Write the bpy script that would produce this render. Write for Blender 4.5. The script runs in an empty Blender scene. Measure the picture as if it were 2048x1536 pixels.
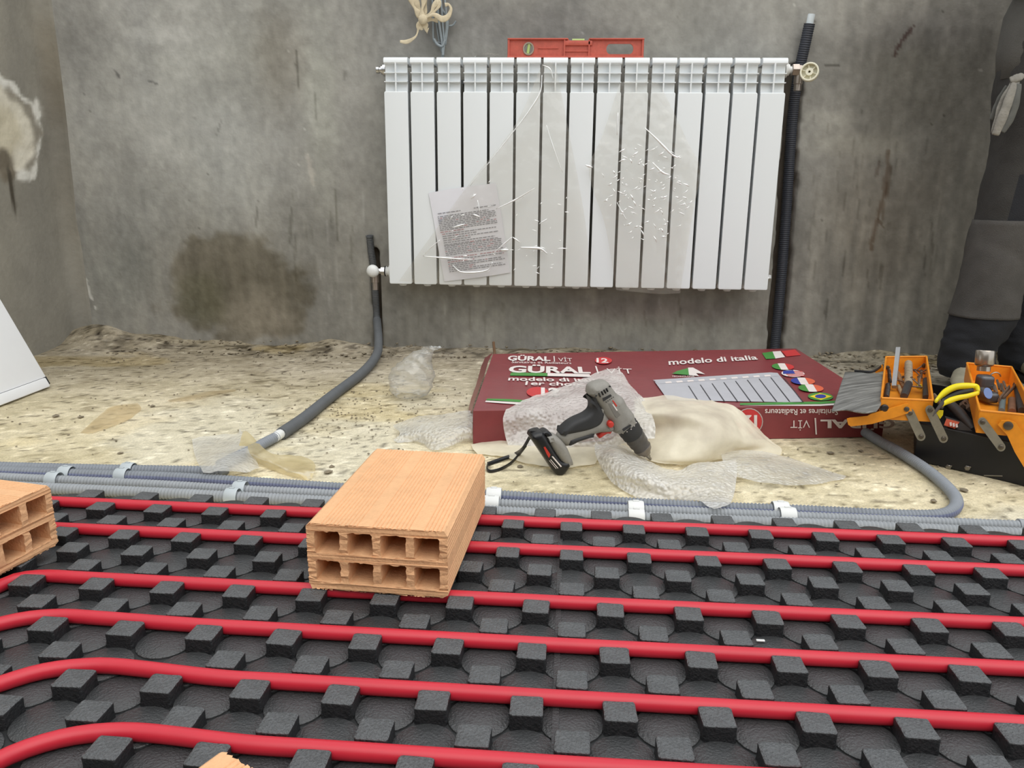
import bpy, bmesh, math, random
import numpy as np
from mathutils import Vector, Matrix

random.seed(7)
rng = np.random.default_rng(7)
SC = bpy.context.scene
COL = SC.collection

# ------------------------------------------------------------------ camera, sky, exposure
FPX = 1540.0                       # focal length in pixels of the 2048 px wide frame
PITCH, ROLL, YAW, EYE = 0.24959, 0.01048, -0.05583, 0.535
_cy, _sy, _cp, _sp = math.cos(YAW), math.sin(YAW), math.cos(PITCH), math.sin(PITCH)
FW = np.array([_sy*_cp, _cy*_cp, -_sp]); RT = np.array([_cy, -_sy, 0.0]); UP = np.cross(RT, FW)
RT, UP = math.cos(ROLL)*RT + math.sin(ROLL)*UP, -math.sin(ROLL)*RT + math.cos(ROLL)*UP
CAMP = np.array([0.0, 0.0, EYE])
cam = bpy.data.objects.new('camera', bpy.data.cameras.new('camera'))
COL.objects.link(cam)
cam.data.sensor_width = 36.0
cam.data.lens = FPX/2048.0*36.0
cam.data.clip_start = 0.02
cam.matrix_world = Matrix(((RT[0], UP[0], -FW[0], 0), (RT[1], UP[1], -FW[1], 0), (RT[2], UP[2], -FW[2], EYE), (0, 0, 0, 1)))
SC.camera = cam
W = bpy.data.worlds.new('overcast_sky'); SC.world = W; W.use_nodes = True
_bg = W.node_tree.nodes['Background']
_bg.inputs['Color'].default_value = (0.93, 0.97, 1.0, 1)
_bg.inputs['Strength'].default_value = 1.25
_sun = bpy.data.lights.new('hazy_sun', 'SUN'); _sun.energy = 1.35; _sun.angle = math.radians(60); _sun.color = (1.0, 0.95, 0.88)
_so = bpy.data.objects.new('hazy_sun', _sun); COL.objects.link(_so); _so.rotation_euler = (math.radians(26), math.radians(10), 0); _so.location = (0, 1, 6)
SC.view_settings.view_transform = 'Standard'
SC.view_settings.look = 'None'
SC.view_settings.gamma = 1.0
SC.view_settings.exposure = 0.0
SC.view_settings.use_curve_mapping = False

# ------------------------------------------------------------------ helpers
def ray(x, y):
    return FW + RT*(x-1024)/FPX + UP*(768-y)/FPX
def at(x, y, z=None, Y=None, X=None, pl=None):
    """the point of the place that stands at a spot of the photograph and in a known plane"""
    d = ray(x, y)
    if z is not None: t = (z-EYE)/d[2]
    elif Y is not None: t = Y/d[1]
    elif X is not None: t = X/d[0]
    else: t = np.dot(np.array(pl[0])-CAMP, pl[1])/np.dot(d, pl[1])
    return CAMP + d*t
def lin(c):
    c = c/255.0
    return c/12.92 if c <= 0.04045 else ((c+0.055)/1.055)**2.4
def rgb(c): return (lin(c[0]), lin(c[1]), lin(c[2]), 1.0)

def M(name, col, rough=0.6, metal=0.0, var=0.12, vs=18, bump=0.0, bs=120, spec=0.5, attr=None, det=4, coat=0.0, voro=0.0, var2=0.0, vs2=4, stretch=None):
    m = bpy.data.materials.new(name); m.use_nodes = True
    nt = m.node_tree; N = nt.nodes; L = nt.links
    b = N['Principled BSDF']
    b.inputs['Roughness'].default_value = rough; b.inputs['Metallic'].default_value = metal
    b.inputs['Specular IOR Level'].default_value = spec
    b.inputs['Coat Weight'].default_value = coat; b.inputs['Coat Roughness'].default_value = 0.15
    tc = N.new('ShaderNodeTexCoord'); vec = tc.outputs['Object']
    if stretch:
        mp = N.new('ShaderNodeMapping'); mp.inputs['Scale'].default_value = stretch
        L.new(vec, mp.inputs['Vector']); vec = mp.outputs['Vector']
    if attr:
        a = N.new('ShaderNodeAttribute'); a.attribute_name = attr; src = a.outputs['Color']
    else:
        r = N.new('ShaderNodeRGB'); r.outputs[0].default_value = rgb(col); src = r.outputs[0]
    for v, s in ((var, vs), (var2, vs2)):
        if v:
            n = N.new('ShaderNodeTexNoise'); n.inputs['Scale'].default_value = s; n.inputs['Detail'].default_value = det
            n.inputs['Roughness'].default_value = 0.65
            L.new(vec, n.inputs['Vector'])
            mr = N.new('ShaderNodeMapRange'); mr.inputs['From Min'].default_value = 0.3; mr.inputs['From Max'].default_value = 0.7
            mr.inputs['To Min'].default_value = 1-v; mr.inputs['To Max'].default_value = 1+v
            L.new(n.outputs['Fac'], mr.inputs['Value'])
            mx = N.new('ShaderNodeVectorMath'); mx.operation = 'SCALE'
            L.new(src, mx.inputs[0]); L.new(mr.outputs['Result'], mx.inputs['Scale'])
            src = mx.outputs[0]
    L.new(src, b.inputs['Base Color'])
    if bump or voro:
        if voro:
            t = N.new('ShaderNodeTexVoronoi'); t.feature = 'SMOOTH_F1'; out = t.outputs['Distance']; k = voro
        else:
            t = N.new('ShaderNodeTexNoise'); t.inputs['Detail'].default_value = 6; out = t.outputs['Fac']; k = bump
        t.inputs['Scale'].default_value = bs
        L.new(vec, t.inputs['Vector'])
        bp = N.new('ShaderNodeBump'); bp.inputs['Strength'].default_value = abs(k); bp.inputs['Distance'].default_value = 0.004
        bp.invert = bool(voro)
        L.new(out, bp.inputs['Height']); L.new(bp.outputs['Normal'], b.inputs['Normal'])
    return m

def film(name, tint, opacity, rough=0.12, bump=0.6, bs=60, voro=False, gloss=0.25, fres=0.8, trl=0.3):
    """thin plastic: transparent, a share of milky scatter and a clear reflection"""
    m = bpy.data.materials.new(name); m.use_nodes = True
    nt = m.node_tree; N = nt.nodes; L = nt.links
    N.remove(N['Principled BSDF']); out = N['Material Output']
    tr = N.new('ShaderNodeBsdfTransparent'); tr.inputs['Color'].default_value = (0.965, 0.96, 0.945, 1)
    df = N.new('ShaderNodeBsdfDiffuse'); df.inputs['Color'].default_value = rgb(tint)
    tl = N.new('ShaderNodeBsdfTranslucent'); tl.inputs['Color'].default_value = rgb(tint)
    md = N.new('ShaderNodeMixShader'); md.inputs[0].default_value = trl
    L.new(df.outputs[0], md.inputs[1]); L.new(tl.outputs[0], md.inputs[2])
    gl = N.new('ShaderNodeBsdfGlossy'); gl.inputs['Roughness'].default_value = rough
    tc = N.new('ShaderNodeTexCoord')
    nz = N.new('ShaderNodeTexNoise'); nz.inputs['Scale'].default_value = 14; nz.inputs['Detail'].default_value = 5
    L.new(tc.outputs['Object'], nz.inputs['Vector'])
    mr = N.new('ShaderNodeMapRange'); mr.inputs['From Min'].default_value = 0.3; mr.inputs['From Max'].default_value = 0.7
    mr.inputs['To Min'].default_value = opacity*0.75; mr.inputs['To Max'].default_value = min(1, opacity*1.25)
    L.new(nz.outputs['Fac'], mr.inputs['Value'])
    m1 = N.new('ShaderNodeMixShader'); L.new(mr.outputs['Result'], m1.inputs[0])
    L.new(tr.outputs[0], m1.inputs[1]); L.new(md.outputs[0], m1.inputs[2])
    if voro:
        t = N.new('ShaderNodeTexVoronoi'); t.feature = 'SMOOTH_F1'; o = t.outputs['Distance']
    else:
        t = N.new('ShaderNodeTexNoise'); t.inputs['Detail'].default_value = 3; o = t.outputs['Fac']
    t.inputs['Scale'].default_value = bs; L.new(tc.outputs['Object'], t.inputs['Vector'])
    bp = N.new('ShaderNodeBump'); bp.inputs['Strength'].default_value = bump; bp.inputs['Distance'].default_value = 0.006 if voro else 0.003; bp.invert = voro
    L.new(o, bp.inputs['Height'])
    for n in (df, gl, tl): L.new(bp.outputs['Normal'], n.inputs['Normal'])
    fr = N.new('ShaderNodeFresnel'); fr.inputs['IOR'].default_value = 1.45; L.new(bp.outputs['Normal'], fr.inputs['Normal'])
    ml = N.new('ShaderNodeMath'); ml.operation = 'MULTIPLY_ADD'; ml.inputs[1].default_value = fres; ml.inputs[2].default_value = gloss*0.2
    L.new(fr.outputs[0], ml.inputs[0])
    m2 = N.new('ShaderNodeMixShader'); L.new(ml.outputs[0], m2.inputs[0])
    L.new(m1.outputs[0], m2.inputs[1]); L.new(gl.outputs[0], m2.inputs[2])
    L.new(m2.outputs[0], out.inputs['Surface'])
    return m

def fin(me, smooth):
    if smooth is True: me.shade_smooth()
    elif smooth:
        me.shade_smooth(); me.set_sharp_from_angle(angle=math.radians(smooth))
def link(name, me, parent=None, loc=None):
    o = bpy.data.objects.new(name, me); COL.objects.link(o)
    if parent is not None: o.parent = parent
    if loc is not None: o.location = loc
    return o
def empty(name, label=None, cat=None, loc=(0, 0, 0), group=None, rz=0.0):
    o = bpy.data.objects.new(name, None); COL.objects.link(o); o.location = loc; o.rotation_euler = (0, 0, rz)
    o.empty_display_size = 0.05
    return tag(o, label, cat, group)
def tag(o, label=None, cat=None, group=None, kind=None):
    if label: o['label'] = label
    if cat: o['category'] = cat
    if group: o['group'] = group
    if kind: o['kind'] = kind
    return o

class MB:
    def __init__(s): s.v = []; s.f = []; s.mi = []; s.n = 0
    def add(s, V, F, mi=0):
        V = np.asarray(V, float).reshape(-1, 3)
        s.v.append(V); s.f += [tuple(i+s.n for i in f) for f in F]; s.mi += ([mi]*len(F) if np.isscalar(mi) else list(mi)); s.n += len(V)
        return s
    def box(s, c, d, R=None, mi=0):
        h = np.array(d)/2.0
        V = np.array([[x, y, z] for x in (-1, 1) for y in (-1, 1) for z in (-1, 1)])*h
        if R is not None: V = V@np.array(R).T
        return s.add(V+np.array(c), [(0, 1, 3, 2), (4, 6, 7, 5), (0, 4, 5, 1), (2, 3, 7, 6), (0, 2, 6, 4), (1, 5, 7, 3)], mi)
    def rbox(s, c, d, b, seg=2, R=None, mi=0):
        bm = bmesh.new(); bmesh.ops.create_cube(bm, size=1.0)
        for v in bm.verts: v.co = Vector((v.co.x*d[0], v.co.y*d[1], v.co.z*d[2]))
        bmesh.ops.bevel(bm, geom=bm.edges[:], offset=b, segments=seg, profile=0.6, affect='EDGES')
        bm.verts.index_update()
        V = np.array([v.co[:] for v in bm.verts]); F = [tuple(v.index for v in f.verts) for f in bm.faces]; bm.free()
        if R is not None: V = V@np.array(R).T
        return s.add(V+np.array(c), F, mi)
    def tube(s, P, r, n=10, cap=True, mi=0, stripe=None, flat=None, upv=None):
        P = np.asarray(P, float); k = len(P); r = np.broadcast_to(np.asarray(r, float), (k,))
        T = np.gradient(P, axis=0); T /= np.linalg.norm(T, axis=1)[:, None]+1e-12
        a = np.array(upv if upv is not None else ([0, 0, 1] if abs(T[0][2]) < 0.9 else [0, 1, 0]), float)
        u = a - T[0]*np.dot(a, T[0]); u /= np.linalg.norm(u)
        ang = np.arange(n)*2*math.pi/n
        V = np.zeros((k, n, 3))
        fx, fy = flat if flat else (1.0, 1.0)
        for i in range(k):
            u = u - T[i]*np.dot(u, T[i]); u /= np.linalg.norm(u)+1e-12
            w = np.cross(T[i], u)
            V[i] = P[i] + r[i]*(fx*np.cos(ang)[:, None]*u + fy*np.sin(ang)[:, None]*w)
        F = []; mis = []
        for i in range(k-1):
            for j in range(n):
                j2 = (j+1) % n
                F.append((i*n+j, i*n+j2, (i+1)*n+j2, (i+1)*n+j)); mis.append(stripe[1] if stripe and j in stripe[0] else mi)
        if cap:
            F.append(tuple(range(n))[::-1]); F.append(tuple((k-1)*n+j for j in range(n))); mis += [mi, mi]
        return s.add(V.reshape(-1, 3), F, mis)
    def lathe(s, o, ax, prof, n=20, mi=0, up=(0, 0, 1)):
        """prof: list of (distance along axis, radius)"""
        ax = np.array(ax, float); ax /= np.linalg.norm(ax)
        u = np.cross(ax, up); u /= np.linalg.norm(u); w = np.cross(ax, u)
        ang = np.arange(n)*2*math.pi/n; V = []; F = []
        for d, r in prof: V += list(np.array(o)+ax*d + r*(np.cos(ang)[:, None]*u+np.sin(ang)[:, None]*w))
        k = len(prof)
        for i in range(k-1):
            for j in range(n): F.append((i*n+j, i*n+(j+1) % n, (i+1)*n+(j+1) % n, (i+1)*n+j))
        F.append(tuple(range(n))[::-1]); F.append(tuple((k-1)*n+j for j in range(n)))
        return s.add(V, F, mi)
    def mesh(s, name, mats, smooth=40):
        me = bpy.data.meshes.new(name)
        V = np.concatenate(s.v) if s.v else np.zeros((0, 3))
        me.from_pydata(V.tolist(), [], s.f)
        mats = mats if isinstance(mats, (list, tuple)) else [mats]
        for m in mats: me.materials.append(m)
        if len(mats) > 1: me.polygons.foreach_set('material_index', s.mi)
        bm = bmesh.new(); bm.from_mesh(me); bmesh.ops.recalc_face_normals(bm, faces=bm.faces[:]); bm.to_mesh(me); bm.free()
        fin(me, smooth)
        return me
    def obj(s, name, mats, parent=None, smooth=40, loc=None):
        """vertices are world coordinates; a parent Empty or mesh at p gets them relative to p"""
        if parent is not None:
            p = origin(parent); s.v = [v-p for v in s.v]
        o = link(name, s.mesh(name, mats, smooth), parent, loc)
        return o
def origin(o):
    p = np.zeros(3)
    while o is not None: p = p+np.array(o.location); o = o.parent
    return p

_tmp = []
def plate(outline, holes=(), t=0.004, bevel=0.0, res=2):
    """a 2D outline with holes, filled and given thickness: returns V (x, y, z about 0), F"""
    cu = bpy.data.curves.new('tmp', 'CURVE'); cu.dimensions = '2D'; cu.fill_mode = 'BOTH'
    cu.extrude = max(t/2-bevel, 1e-5); cu.bevel_depth = bevel; cu.bevel_resolution = res; cu.offset = -bevel
    for pts in [outline]+list(holes):
        sp = cu.splines.new('POLY'); sp.points.add(len(pts)-1)
        for p, q in zip(sp.points, pts): p.co = (q[0], q[1], 0, 1)
        sp.use_cyclic_u = True
    return _grab(cu)
def _grab(cu):
    o = bpy.data.objects.new('tmp', cu); COL.objects.link(o)
    dg = bpy.context.evaluated_depsgraph_get(); dg.update()
    me = bpy.data.meshes.new_from_object(o.evaluated_get(dg))
    bm = bmesh.new(); bm.from_mesh(me); bmesh.ops.remove_doubles(bm, verts=bm.verts[:], dist=1e-6)
    bm.verts.index_update()
    V = np.array([v.co[:] for v in bm.verts]).reshape(-1, 3); F = [tuple(v.index for v in f.verts) for f in bm.faces]
    bm.free(); bpy.data.objects.remove(o); bpy.data.curves.remove(cu); bpy.data.meshes.remove(me)
    return V, F
def text(body, bold=0.0, sx=1.0):
    cu = bpy.data.curves.new('tmp', 'FONT'); cu.body = body; cu.size = 1.0; cu.offset = bold; cu.resolution_u = 3
    V, F = _grab(cu)
    V[:, 0] -= V[:, 0].min(); w = V[:, 0].max(); V[:, 1] -= V[:, 1].min(); h = V[:, 1].max()
    V[:, 0] /= w; V[:, 1] /= h
    return V, F
def quadmap(V, q, fn):
    """unit square coords -> photo quad (top left, top right, bottom right, bottom left) -> plane"""
    out = []
    tl, tr, br, bl = [np.array(p, float) for p in q]
    for u, v, _ in V:
        p = bl*(1-u)*(1-v)+br*u*(1-v)+tr*u*v+tl*(1-u)*v
        out.append(fn(p[0], p[1]))
    return np.array(out)

def vnoise(x, y, seed=0):
    xi = np.floor(x).astype(np.int64); yi = np.floor(y).astype(np.int64); xf = x-xi; yf = y-yi
    u = xf*xf*(3-2*xf); v = yf*yf*(3-2*yf)
    def h(a, b):
        n = (a*374761393 + b*668265263 + seed*974711) & 0x7fffffff
        n = ((n ^ (n >> 13))*1274126177) & 0x7fffffff
        return ((n ^ (n >> 16)) & 0xffff)/65535.0
    return (h(xi, yi)*(1-u)+h(xi+1, yi)*u)*(1-v)+(h(xi, yi+1)*(1-u)+h(xi+1, yi+1)*u)*v
def fbm(x, y, oct=5, seed=0, g=0.5):
    s = 0; a = 1; t = 0
    for i in range(oct):
        s = s+a*vnoise(x*2**i, y*2**i, seed+i*17); t += a; a *= g
    return s/t - 0.5
def smooth01(x, a, b):
    t = np.clip((x-a)/(b-a), 0, 1); return t*t*(3-2*t)

def spline(P, n=12, closed=False):
    """Catmull-Rom through the points"""
    P = np.asarray(P, float); out = []
    Q = np.vstack([2*P[0]-P[1], P, 2*P[-1]-P[-2]])
    for i in range(1, len(Q)-2):
        p0, p1, p2, p3 = Q[i-1], Q[i], Q[i+1], Q[i+2]
        for t in np.linspace(0, 1, n, endpoint=False):
            out.append(0.5*((2*p1)+(-p0+p2)*t+(2*p0-5*p1+4*p2-p3)*t*t+(-p0+3*p1-3*p2+p3)*t**3))
    out.append(P[-1]); return np.array(out)
def resample(P, step):
    P = np.asarray(P); d = np.r_[0, np.cumsum(np.linalg.norm(np.diff(P, axis=0), axis=1))]
    n = max(2, int(d[-1]/step)+1); s = np.linspace(0, d[-1], n)
    return np.c_[[np.interp(s, d, P[:, k]) for k in range(3)]].T, s
def corrugated(mb, P, r, pitch=0.006, n=12, depth=0.2, mi=0, stripe=None):
    Q, s = resample(P, pitch/4)
    mb.tube(Q, r*(1-depth*(0.5-0.5*np.cos(2*math.pi*s/pitch))**1.5), n=n, mi=mi, stripe=stripe)
def sheet_pts(rows, nu=24, nv=16, mode='z', pl=None):
    """grid of control points (photo x, photo y, plane value) -> fine smooth grid of world points"""
    G = np.array([[at(x, y, **({mode: v})) for x, y, v in r] for r in rows])
    G = np.array([spline(r, nu) for r in G])
    G = np.array([spline(G[:, j], nv) for j in range(G.shape[1])]).transpose(1, 0, 2)
    return G
def grid_faces(a, b):
    return [(i*b+j, i*b+j+1, (i+1)*b+j+1, (i+1)*b+j) for i in range(a-1) for j in range(b-1)]
def sheet(name, rows, mat, parent=None, nu=24, nv=16, mode='z', amp=0.004, freq=30, seed=1, ridge=False, axis=2, zmin=None):
    G = sheet_pts(rows, nu, nv, mode)
    a, b = G.shape[:2]
    jj, ii = np.meshgrid(np.arange(b), np.arange(a))
    x, y = (G[..., 0], G[..., 1]) if axis == 2 else (G[..., 0], G[..., 2])
    n = fbm(x*freq, y*freq, 4, seed)
    if ridge: n = 0.25-np.abs(n)*1.6
    G[..., axis] += n*amp*2*(1 if axis == 2 else -1)
    if zmin is not None: G[..., 2] = np.maximum(G[..., 2], zmin)
    return MB().add(G.reshape(-1, 3), grid_faces(a, b)).obj(name, mat, parent, smooth=True)

# ------------------------------------------------------------------ the room: walls and floor
YW, XL, XR, YF, HW = 2.565, -1.66, 1.95, -2.3, 1.5
m_wall = M('plaster', None, rough=0.92, var=0.07, vs=9, bump=0.35, bs=70, attr='paint', var2=0.05, vs2=60, spec=0.2)
m_floor = M('screed', None, rough=0.95, var=0.12, vs=60, bump=0.9, bs=170, attr='paint', var2=0.12, vs2=240, spec=0.15)
m_plain = M('plaster_plain', (112, 109, 100), rough=0.95, var=0.1, vs=5, spec=0.2)

def paint_mesh(name, V, F, colours, mat, smooth=True):
    me = bpy.data.meshes.new(name); me.from_pydata(V.tolist(), [], F); me.materials.append(mat)
    a = me.color_attributes.new('paint', 'FLOAT_COLOR', 'POINT')
    c = np.clip(colours, 0, 255)/255.0
    c = np.where(c <= 0.04045, c/12.92, ((c+0.055)/1.055)**2.4)
    a.data.foreach_set('color', np.c_[c, np.ones(len(c))].astype(np.float32).ravel())
    fin(me, smooth)
    return tag(link(name, me), kind='structure')
def wp(x, y):
    p = at(x, y, Y=YW); return p[0], p[2]
def blob(c, X, Z, px, py, rx, ry, dc, edge=0.5, warp=0.35, seed=3):
    """a stain or tone patch of the plaster: soft ellipse with a ragged rim"""
    cx, cz = wp(px, py); rx /= 585.0; ry /= 600.0
    n = (fbm(X*9, Z*9, 5, seed, .6))*warp*2.2
    d = np.sqrt(((X-cx)/rx)**2+((Z-cz)/ry)**2)+n
    m = 1-smooth01(d, 1-edge, 1+edge*0.3)
    c += m[..., None]*np.array(dc, float)
def scratch(c, X, Z, pts, wpx, dc, seed=5):
    P = np.array([wp(*p) for p in pts])
    d = np.full(X.shape, 9.0)
    for a, b in zip(P[:-1], P[1:]):
        ab = b-a; t = np.clip(((X-a[0])*ab[0]+(Z-a[1])*ab[1])/(ab@ab), 0, 1)
        tp = 0.45+2.2*t*(1-t) if len(P) < 4 else 1.0
        d = np.minimum(d, np.hypot(X-a[0]-t*ab[0], Z-a[1]-t*ab[1])/tp)
    w = wpx/600.0*(0.35+1.1*vnoise(X*75, Z*75, seed))
    c += (1-smooth01(d, w*0.4, w))[..., None]*np.array(dc, float)

xs = np.arange(XL, XR+0.001, 0.0065); zs = np.r_[np.arange(-0.03, 1.22, 0.0065), 1.35, HW]
X, Z = np.meshgrid(xs, zs)
# relief: trowel waves, streaks and the two chases cut for the pipes
R_PIPE = np.array([wp(1588, 150), wp(1583, 250), wp(1574, 400), wp(1563, 550), wp(1549, 705), wp(1547, 730)])
L_PIPE = np.array([wp(748, 505), wp(752, 560), wp(755, 640), wp(756, 700), wp(756, 730)])
def chase(path, half):
    d = np.full(X.shape, 9.0)
    for a, b in zip(path[:-1], path[1:]):
        ab = b-a; t = np.clip(((X-a[0])*ab[0]+(Z-a[1])*ab[1])/(ab@ab), 0, 1)
        d = np.minimum(d, np.hypot(X-a[0]-t*ab[0], Z-a[1]-t*ab[1]))
    w = half*(0.85+0.5*fbm(X*18, Z*18, 3, 9))
    return 1-smooth01(d, w*0.72, w*1.0)
gr = np.maximum(chase(R_PIPE, 0.036), chase(L_PIPE, 0.020))
Yd = YW + 0.010*fbm(X*2.2, Z*2.2, 4, 1) + 0.0035*fbm(X*14, Z*5, 4, 2) + gr*0.036
c = np.zeros(X.shape+(3,)) + np.array([152, 150, 143.0])
n1 = fbm(X*2.4, Z*2.4, 5, 21)[..., None]; n2 = fbm(X*9, Z*2.0, 5, 22)[..., None]; n3 = fbm(X*40, Z*5, 4, 23)[..., None]
c += n1*np.array([36, 35, 34]) + n2*np.array([26, 25, 22])
n5 = fbm(X*6, Z*4.5, 6, 25, .65)[..., None]; c += (smooth01(n5, .05, .09)-smooth01(-n5, .08, .12))*np.array([4, 4, 4])+fbm(X*55, Z*40, 3, 26)[..., None]*np.array([26, 26, 25])
low = (1-smooth01(Z, 0.15, 0.75))[..., None]
c += low*n3*np.array([24, 23, 20]) + low*np.array([-6, -7, -8])
c += fbm(X*1.3+4, Z*1.3, 3, 24)[..., None]*np.array([34, 34, 36])
B = lambda *a, **k: blob(c, X, Z, *a, **k)
B(360, 230, 260, 230, (14, 15, 16), edge=0.9); B(470, 80, 220, 120, (12, 12, 10), edge=0.9)
B(450, 350, 130, 120, (8, 9, 10), edge=0.8); B(1000, 50, 260, 60, (-8, -8, -6), edge=0.8)
B(490, 580, 165, 115, (-27, -30, -35), edge=0.22, warp=0.42, seed=4); B(530, 655, 100, 80, (30, 28, 26), edge=0.8)
B(400, 600, 60, 70, (-10, -8, -12), edge=0.7)
B(230, 560, 120, 130, (-12, -10, -10), edge=0.9); B(260, 440, 110, 130, (-7, -6, -5), edge=0.9)
B(560, 130, 60, 110, (-20, -22, -24), edge=0.9, seed=8); B(640, 220, 40, 210, (8, 9, 6), edge=0.9)
B(1780, 160, 220, 120, (-16, -16, -16), edge=0.7, seed=11); B(1680, 290, 110, 30, (14, 14, 12), edge=0.7, seed=12, warp=0.7)
B(1650, 235, 70, 26, (20, 20, 18), edge=0.7, seed=13, warp=0.9); B(1760, 450, 120, 170, (-4, -6, -8), edge=0.9)
c += smooth01(X+.15*n1[..., 0], .62, 1.0)[..., None]*(np.array([-20, -21, -22])+n3*np.array([26, 25, 23])+n2*np.array([10, 10, 10])); c += smooth01(n1[..., 0]*.6+Z, .78, .95)[..., None]*np.array([-7, -7, -6]); B(1820, 60, 110, 50, (-10, -10, -8), edge=0.9)  # right end of the wall darkened: shade put into its colour
B(1300, 620, 240, 30, (-10, -15, -13), edge=0.9, seed=15); B(1240, 640, 300, 50, (2, 2, 0), edge=0.9)
B(350, 70, 70, 20, (14, 14, 14), edge=0.8, seed=17, warp=0.8)
B(1700, 30, 160, 60, (14, 14, 13), edge=0.9)
S = lambda *a, **k: scratch(c, X, Z, *a, **k)
S([(1828, 52), (1800, 85), (1786, 115)], 6, (-38, -48, -46)); S([(1778, 300), (1770, 380), (1752, 450), (1742, 500)], 6, (-24, -30, -32)); S([(1785, 330), (1772, 400), (1765, 440)], 4, (-18, -22, -24))
S([(1760, 320), (1752, 355)], 5, (-24, -28, -28)); S([(1756, 435), (1768, 455)], 4, (-22, -26, -28))
S([(592, 100), (596, 180)], 4, (-34, -34, -34)); S([(516, 400), (512, 455)], 3, (-30, -30, -30)); S([(445, 235), (433, 272)], 2.5, (-26, -26, -26))
S([(230, 141), (241, 156)], 4.5, (-46, -46, -44)); S([(298, 162), (308, 165), (318, 170)], 3, (-44, -44, -42)); S([(386, 237), (397, 238)], 3.5, (-40, -40, -40))
S([(262, 198), (266, 204)], 4, (-40, -40, -40)); S([(628, 180), (632, 240)], 3, (-24, -24, -24)); S([(670, 380), (675, 480)], 3, (-22, -22, -24))
S([(168, 552), (176, 580), (183, 598)], 7, (60, 60, 60)); S([(190, 612), (192, 620)], 3, (60, 60, 60)); S([(1650, 130), (1680, 131)], 3, (-40, -40, -40))
S([(690, 130), (690, 165)], 3, (-24, -24, -24)); S([(615, 310), (628, 370)], 10, (20, 17, 15)); S([(1655, 590), (1650, 640)], 4, (-26, -26, -26))
for k in range(46):
    x0 = rng.uniform(1620, 1900); y0 = rng.uniform(220, 560); S([(x0, y0), (x0-rng.uniform(-2, 8), y0+rng.uniform(20, 75))], rng.uniform(1.5, 3.5), tuple(np.array([-18, -18, -18])*rng.uniform(.3, 1.1)), seed=k)
for k in range(60):
    x0 = rng.uniform(560, 760) if k % 2 else rng.uniform(790, 1540); y0 = rng.uniform(330, 600) if k % 2 else rng.uniform(585, 640)
    S([(x0, y0), (x0+rng.uniform(-3, 6), y0+rng.uniform(20, 80))], rng.uniform(1.5, 5), tuple(np.array([-17, -17, -18])*rng.uniform(-.8, 1.2)), seed=k)
for k in range(60):
    x0 = rng.uniform(100, 2000); y0 = rng.uniform(5, 560); S([(x0, y0), (x0+rng.uniform(1, 6), y0+rng.uniform(-3, 4))], rng.uniform(1.0, 2.2), tuple(np.ones(3)*rng.choice([-34, 30])), seed=k)
c += gr[..., None]*np.array([-34, -40, -44])
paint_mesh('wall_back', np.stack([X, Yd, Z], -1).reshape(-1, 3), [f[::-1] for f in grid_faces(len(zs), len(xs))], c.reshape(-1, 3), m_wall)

# left wall, with the knocked-off plaster patch
ys = np.r_[YF, -1, 0, 0.8, np.arange(1.4, YW-.03, 0.0085), np.linspace(YW-.03, YW+.012, 16)]; zl = np.r_[np.arange(-0.03, 1.22, 0.0085), 1.35, HW]
Yg, Zg = np.meshgrid(ys, zl)
cl = np.zeros(Yg.shape+(3,))+np.array([146, 142, 132.0])
cl += fbm(Yg*3, Zg*3, 5, 31)[..., None]*np.array([34, 33, 30])+fbm(Yg*14, Zg*3, 4, 32)[..., None]*np.array([22, 21, 18])
def lblob(px, py, ry, rz, dc, edge, warp, seed, absol=False):
    p = at(px, py, X=XL); n = fbm(Yg*16, Zg*16, 4, seed)*warp*2
    d = np.hypot((Yg-p[1])/ry, (Zg-p[2])/rz)+n; m = (1-smooth01(d, 1-edge, 1+edge*.3))
    global cl
    cl = cl*(1-m[..., None])+m[..., None]*np.array(dc, float) if absol else cl+m[..., None]*np.array(dc, float)
    return m
lblob(12, 250, 0.175, 0.150, (226, 224, 216), 0.10, 0.34, 43, True); lblob(8, 256, 0.155, 0.135, (150, 144, 132), 0.12, 0.34, 44, True)
pm = lblob(2, 265, 0.150, 0.125, (222, 216, 200), 0.12, 0.24, 33, True)
lblob(-5, 255, 0.12, 0.09, (206, 198, 176), 0.3, 0.3, 34, True)
lblob(12, 330, 0.05, 0.06, (120, 112, 98), 0.4, 0.5, 35, True); lblob(25, 385, 0.012, 0.08, (80, 74, 64), 0.5, 0.4, 36, True)
lblob(90, 130, 0.06, 0.20, (-14, -16, -18), 0.8, 0.4, 37); lblob(130, 330, 0.1, 0.5, (-12, -13, -14), 0.9, 0.4, 38)
Xd = XL + 0.008*fbm(Yg*2.5, Zg*2.5, 4, 39) - pm*0.006*(0.6+fbm(Yg*30, Zg*30, 3, 40))
sR = np.clip(Yg-(YW-.05), 0, .0499); Xd += .05-np.sqrt(.05**2-sR**2)       # the corner is rounded over with plaster
paint_mesh('wall_left', np.stack([Xd, Yg, Zg], -1).reshape(-1, 3), grid_faces(len(zl), len(ys)), cl.reshape(-1, 3), m_wall)
# unseen walls added to cut the light from behind and beside the camera
for nm, cc, dd in (('blocker_wall_right', (XR+0.05, 2.25, HW/2), (0.1, 0.8, HW)), ('blocker_wall_front', (0.15, -1.75, 0.75), (3.7, 0.12, 1.5))):
    tag(MB().box(cc, dd).obj(nm, m_plain), kind='structure')

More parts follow.
